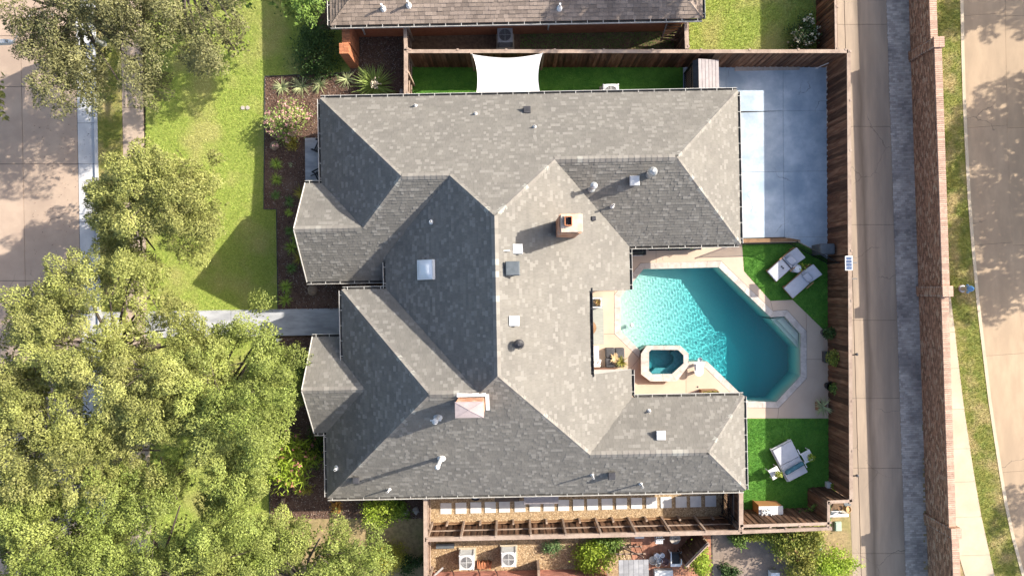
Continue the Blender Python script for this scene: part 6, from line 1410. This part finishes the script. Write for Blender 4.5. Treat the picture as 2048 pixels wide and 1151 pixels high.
# ------------------------------------------------------------------ trees
from mathutils import noise as mnoise
def gapn(x, y, z): return mnoise.noise(Vector((x * .62, y * .62, z * .25))) + .5 * mnoise.noise(Vector((x * 1.5 + 9, y * 1.5, z * .6)))
def tree(label, base, lobes, m, per=110, leaf=.085, name='oak_tree', group='oaks along the street', cl=.46, dens=1.0, trunk_r=.2, thin=1.0, spread=1.0, cast=None, inner=120, gap=-.05):
    """base = picture place of the trunk foot; lobes = (px, py, z, radius_m) masses of the crown; leaves sit in many small twig clumps"""
    sh_ = Vector((tosun.x, tosun.y)) / tosun.z
    def cen(px, py, z):                # cast = height of the surface on which the crown's shade falls at px, py
        if cast is None: return Vector(W(px, py, z))
        q = W(px, py, cast); return Vector((q[0] + sh_.x * (z - cast), q[1] + sh_.y * (z - cast), z))
    bx, by, _ = W(*base)
    if cast is not None: cc_ = [cen(*l[:3]) for l in lobes]; bx, by = sum(c.x for c in cc_) / len(cc_), sum(c.y for c in cc_) / len(cc_)
    t = thing(name, label, 'tree', (bx, by, 0), 0, group); tr = MB(); C = []; D = []; RV = []; NN = []; allk = []; SZ = []
    lz = min(l[2] for l in lobes) - 1.2
    top = Vector((bx, by, max(1.6, lz)))
    tr.tube([(bx, by, -.05), (bx + .05, by + .04, top.z * .5), top], trunk_r * 1.25, trunk_r * .8, 10)
    for px, py, z, r in lobes:
        z += random.uniform(-.9, .9); c = cen(px, py, z); mid = top.lerp(c, .5) + Vector((random.uniform(-.3, .3), random.uniform(-.3, .3), .2))
        tr.tube([top, mid, c], trunk_r * .45, .03, 6)
        n_i = int(inner * r * r); q_ = rng.normal(size=(n_i, 3)); q_ /= np.linalg.norm(q_, axis=1, keepdims=True); q_ *= rng.random((n_i, 1)) ** .4
        Pi = q_ * [r * .9, r * .9, r * .3] + np.array(c) - [0, 0, r * .55]
        ok_ = np.array([gapn(*p_) > gap - .12 for p_ in Pi], dtype=bool); Pi = Pi[ok_]; q_ = q_[ok_]; n_i = len(Pi)
        C.append(Pi); D.append(q_ * .5); NN.append(rng.normal(size=(n_i, 3)) + [0, 0, 1.0]); RV.append(rng.random(n_i)); SZ.append(np.full(n_i, leaf * 2.1))
        nK = int(dens * 5.6 * r * r) + 4; ks = []; tries = 0
        while len(ks) < nK and tries < nK * 12:
            tries += 1; v = Vector((random.gauss(0, 1), random.gauss(0, 1), random.gauss(0, 1))).normalized()
            if v.z < -.15: v.z = -v.z * .6
            rad = r * random.uniform(.55, 1.1); k = c + Vector((v.x * rad, v.y * rad, v.z * rad * .95))
            if gapn(k.x, k.y, k.z) < gap: continue
            if any((k - q).length < cl * 1.15 for q in allk[-60:]): continue
            ks.append(k); allk.append(k)
            if random.random() < .4: tr.tube([c.lerp(k, .2), k], .02, .007, 4)
            out = (k - c); out.z *= .4; out = out.normalized() if out.length > .01 else Vector((1, 0, 0)); out = (out + Vector((random.gauss(0, .4), random.gauss(0, .4), random.gauss(0, .3)))).normalized()
            s = cl * random.choice((.6, .8, 1.0, 1.0, 1.25)); n_ = int(per * random.uniform(.8, 1.3) * (s / cl) ** 2)
            sh = rng.normal(size=(n_, 3)); sh /= np.linalg.norm(sh, axis=1, keepdims=True); sh[:, 2] = np.abs(sh[:, 2]) * .85 - .2
            ln = (.6 + .4 * rng.random((n_, 1)) ** .6) * (1 + .22 * np.sin(3 * np.arctan2(sh[:, 1:2], sh[:, :1]) + random.random() * 6))
            P = sh * ln * s + np.outer((rng.random(n_) - .35), np.array(out) * s * .5) + np.array(k)
            SZ.append(np.full(n_, leaf)); C.append(P); D.append(sh * .5 + np.array(out) * .7); NN.append(sh + np.array([0, 0, .15])); RV.append(np.clip(random.random() * .5 + rng.random(n_) * .5, 0, 1))
    C = np.concatenate(C); D = np.concatenate(D); RV = np.concatenate(RV); keep = C[:, 2] > .6; C, D, RV, NN = C[keep], D[keep], RV[keep], np.concatenate(NN)[keep]; SZ = np.concatenate(SZ)[keep]
    tr.build('trunk', m_bark, t); link('crown', leaf_mesh('crown', C, RV, SZ, m, .55, .3, D, NN), t)
    return len(C)
NL = 0
chips('fallen_leaves', 'dry fallen leaves scattered along the left street gutter', 'fallen leaves', grid_slabs([vl(60), vl(188)], [60, 560])[0], 500, m_chip, 0.06, ZR + .02)
NL += tree('olive-brown oak over the street in the top left corner', (238, 70), [(60, 22, 5.6, 1.2), (110, 70, 5.2, 1.6), (170, 30, 6.3, 1.7), (235, 20, 6.4, 1.6), (130, 140, 4.8, 1.5), (200, 120, 5.2, 1.5), (265, 90, 5.6, 1.4), (285, 150, 4.6, 1.1), (170, 175, 4.4, 1.0), (240, 165, 4.8, 1.2), (100, 110, 4.5, 1.1), (300, 40, 5.8, 1.3), (20, -20, 5.4, 1.6), (140, -40, 6.5, 2.0)], m_oliv, 330, .088, inner=150, gap=.03)
NL += tree('olive-brown oak limb reaching over the front lawn at the top', (415, -20), [(370, 20, 5.0, 1.0), (425, 15, 5.4, 1.2), (455, 30, 5.2, .9), (395, 75, 4.5, .8), (425, 95, 4.5, 1.1), (455, 90, 4.4, .9), (405, 125, 4.0, .6), (385, -30, 5.8, 1.8), (470, 100, 4.2, .5)], m_oliv, 330, .088, inner=150, gap=.1)
NL += tree('green leafy tree at the top edge beside the neighbouring roof', (566, -30), [(530, 0, 4.2, .9), (575, 2, 4.4, 1.0), (610, 8, 4.2, .8), (560, -50, 5.0, 1.8), (520, -30, 4.5, 1.2)], m_elm, 260, .11, 'elm_tree', 'trees on the north front lawn')
NL += tree('rounded oak standing alone in the middle of the lawn edge', (318, 410), [(300, 400, 5.4, 1.7), (245, 370, 4.6, 1.4), (215, 415, 4.2, .9), (260, 450, 4.8, 1.5), (330, 350, 4.8, 1.4), (385, 350, 4.4, 1.1), (400, 410, 4.4, 1.1), (370, 460, 4.6, 1.3), (310, 500, 4.4, 1.2), (270, 330, 4.2, .9), (285, 515, 4.0, .8), (345, 410, 5.2, 1.5), (405, 330, 3.9, .6), (195, 385, 3.6, .5)], m_oak, 540, .084)
NL += tree('broad oak shading the front walk and sidewalk', (312, 690), [(110, 620, 5.4, 1.4), (170, 580, 5.0, 1.3), (220, 600, 5.8, 1.4), (260, 560, 4.6, 1.0), (300, 590, 4.8, 1.2), (70, 680, 5.0, 1.4), (140, 690, 6.0, 1.6), (210, 680, 6.2, 1.4), (270, 680, 6.0, 1.3), (330, 660, 5.2, 1.1), (380, 680, 5.0, 1.1), (300, 740, 6.4, 1.6), (220, 750, 6.4, 1.6), (360, 740, 6.0, 1.5), (290, 620, 5, .8), (80, 610, 4.8, .8)], m_oak, 540, .084)
NL += tree('bright oak reaching toward the front walk and southwest gable', (478, 790), [(430, 690, 4.8, 1.2), (490, 650, 4.6, 1.2), (520, 670, 4.2, .9), (500, 720, 5.4, 1.4), (430, 760, 6.0, 1.6), (520, 780, 5.2, 1.4), (560, 740, 4.4, .9), (575, 800, 4.2, .9), (560, 838, 4.4, .8), (480, 840, 6.2, 1.7), (410, 850, 6.0, 1.7), (505, 870, 4.8, 1.0), (470, 910, 5.2, 1.4), (575, 710, 3.9, .5), (400, 920, 5.6, 1.4), (430, 960, 4.6, 1.1), (470, 960, 4.6, 1.0), (390, 960, 5.0, 1.2), (500, 930, 4.6, 1.1)], m_oakg, 540, .084)
NL += tree('oak overhanging the left road at the middle of the left edge', (212, 850), [(20, 740, 5.0, 1.5), (80, 760, 6.0, 1.7), (30, 830, 6.0, 1.8), (110, 850, 6.8, 1.9), (190, 830, 6.6, 1.7), (60, 910, 6.2, 1.8), (150, 920, 6.6, 1.8), (240, 900, 6.2, 1.6), (-40, 790, 5.0, 2.0), (-40, 900, 5.5, 2.0), (310, 830, 6.6, 1.5), (320, 900, 6.2, 1.3)], m_oak, 540, .084)
NL += tree('oak in the bottom left corner over the street', (210, 1080), [(30, 1000, 5.6, 1.8), (110, 1010, 6.2, 1.8), (190, 990, 6.0, 1.5), (50, 1090, 6.0, 1.9), (130, 1100, 6.6, 1.8), (40, 1160, 6.0, 2.0), (150, 1170, 6.4, 2.0), (-40, 1050, 5, 2.0), (210, 1120, 5.0, 1.1), (270, 990, 5.4, 1.0)], m_oakg, 540, .084)
NL += tree('oak at the bottom left center behind the mulch bed', (405, 1120), [(250, 1090, 5.2, 1.2), (310, 1060, 5.4, 1.4), (360, 1010, 5.0, 1.3), (300, 1130, 6.0, 1.7), (380, 1080, 6.2, 1.7), (440, 1050, 5.2, 1.3), (440, 1120, 6.0, 1.7), (370, 1160, 6.4, 2.0), (470, 1160, 5.5, 1.6), (320, 960, 5.0, .9), (340, 1190, 6, 2)], m_oakg, 540, .084)
NL += tree('bushy green tree at the bottom below the mulch bed', (640, 1130), [(520, 1085, 3.6, 1.1), (580, 1080, 3.8, 1.1), (640, 1075, 3.8, 1.1), (690, 1095, 3.4, .9), (560, 1110, 4.4, 1.6), (640, 1110, 4.6, 1.6), (710, 1110, 3.8, 1.2), (600, 1160, 4.6, 1.8), (690, 1160, 4.2, 1.5), (500, 1130, 4.0, 1.4), (480, 1080, 3.4, .8)], m_oakg, 540, .084)
# trees beyond the edges of the view; their shade falls on the right road and the neighbour's roof
NL += tree('tree beyond the right edge shading the right road', (2360, 330), [(2035, 190, 5.0, 1.2), (2010, 240, 5.6, 1.5), (1960, 262, 5.0, 1.1), (1990, 310, 6.0, 1.8), (2045, 330, 6.6, 1.8), (1930, 300, 4.8, 1.2), (1950, 400, 5.4, 1.5), (2015, 420, 6.6, 1.8), (1965, 490, 5.6, 1.5), (2035, 520, 6.0, 1.6), (1935, 565, 4.6, 1.0), (1990, 580, 5.4, 1.3), (2045, 595, 5.6, 1.2), (1920, 470, 4.4, .8)], m_oakg, 100, .17, group='trees beyond the right road', dens=.6, cast=0, inner=110, gap=-.16)
NL += tree('tree beyond the top right corner shading the road', (2350, -170), [(1975, 0, 5.0, 1.1), (2040, 25, 5.6, 1.2), (1930, 35, 4.6, .8), (2000, -60, 6.0, 1.8), (2080, -40, 6.4, 1.8)], m_oakg, 100, .17, group='trees beyond the right road', dens=.6, cast=0, inner=110, gap=-.16)
NL += tree('tree beyond the lower right edge shading the road', (2440, 880), [(2052, 1000, 5.0, 1.1), (2060, 1080, 5.4, 1.4), (2110, 1040, 6.0, 1.8), (2048, 1150, 5.0, 1.0)], m_oakg, 100, .17, group='trees beyond the right road', dens=.6, cast=0, inner=110, gap=-.16)
NL += tree('tree behind the north neighbouring house shading its roof', (1590, -250), [(1115, 18, 7.0, .55), (1150, 0, 7.4, .7), (1200, 25, 7.0, .6), (1240, 0, 7.6, .9), (1290, 28, 7.2, .8), (1340, 15, 7.6, 1.1), (1380, 35, 7.0, .9), (1270, -50, 8.0, 1.4), (1360, -40, 8, 1.6), (1180, -50, 8, 1.0)], m_elm, 100, .17, 'elm_tree', 'trees behind the north house', dens=.8, cast=3.2, inner=90)
NL += tree('tree beyond the left edge shading the street', (-120, 330), [(20 - 120, 120, 5.5, 1.8), (-60, 200, 5.0, 1.4), (-160, 250, 6, 2)], m_oak, 110, .12, dens=.8)
print('leaves', NL)
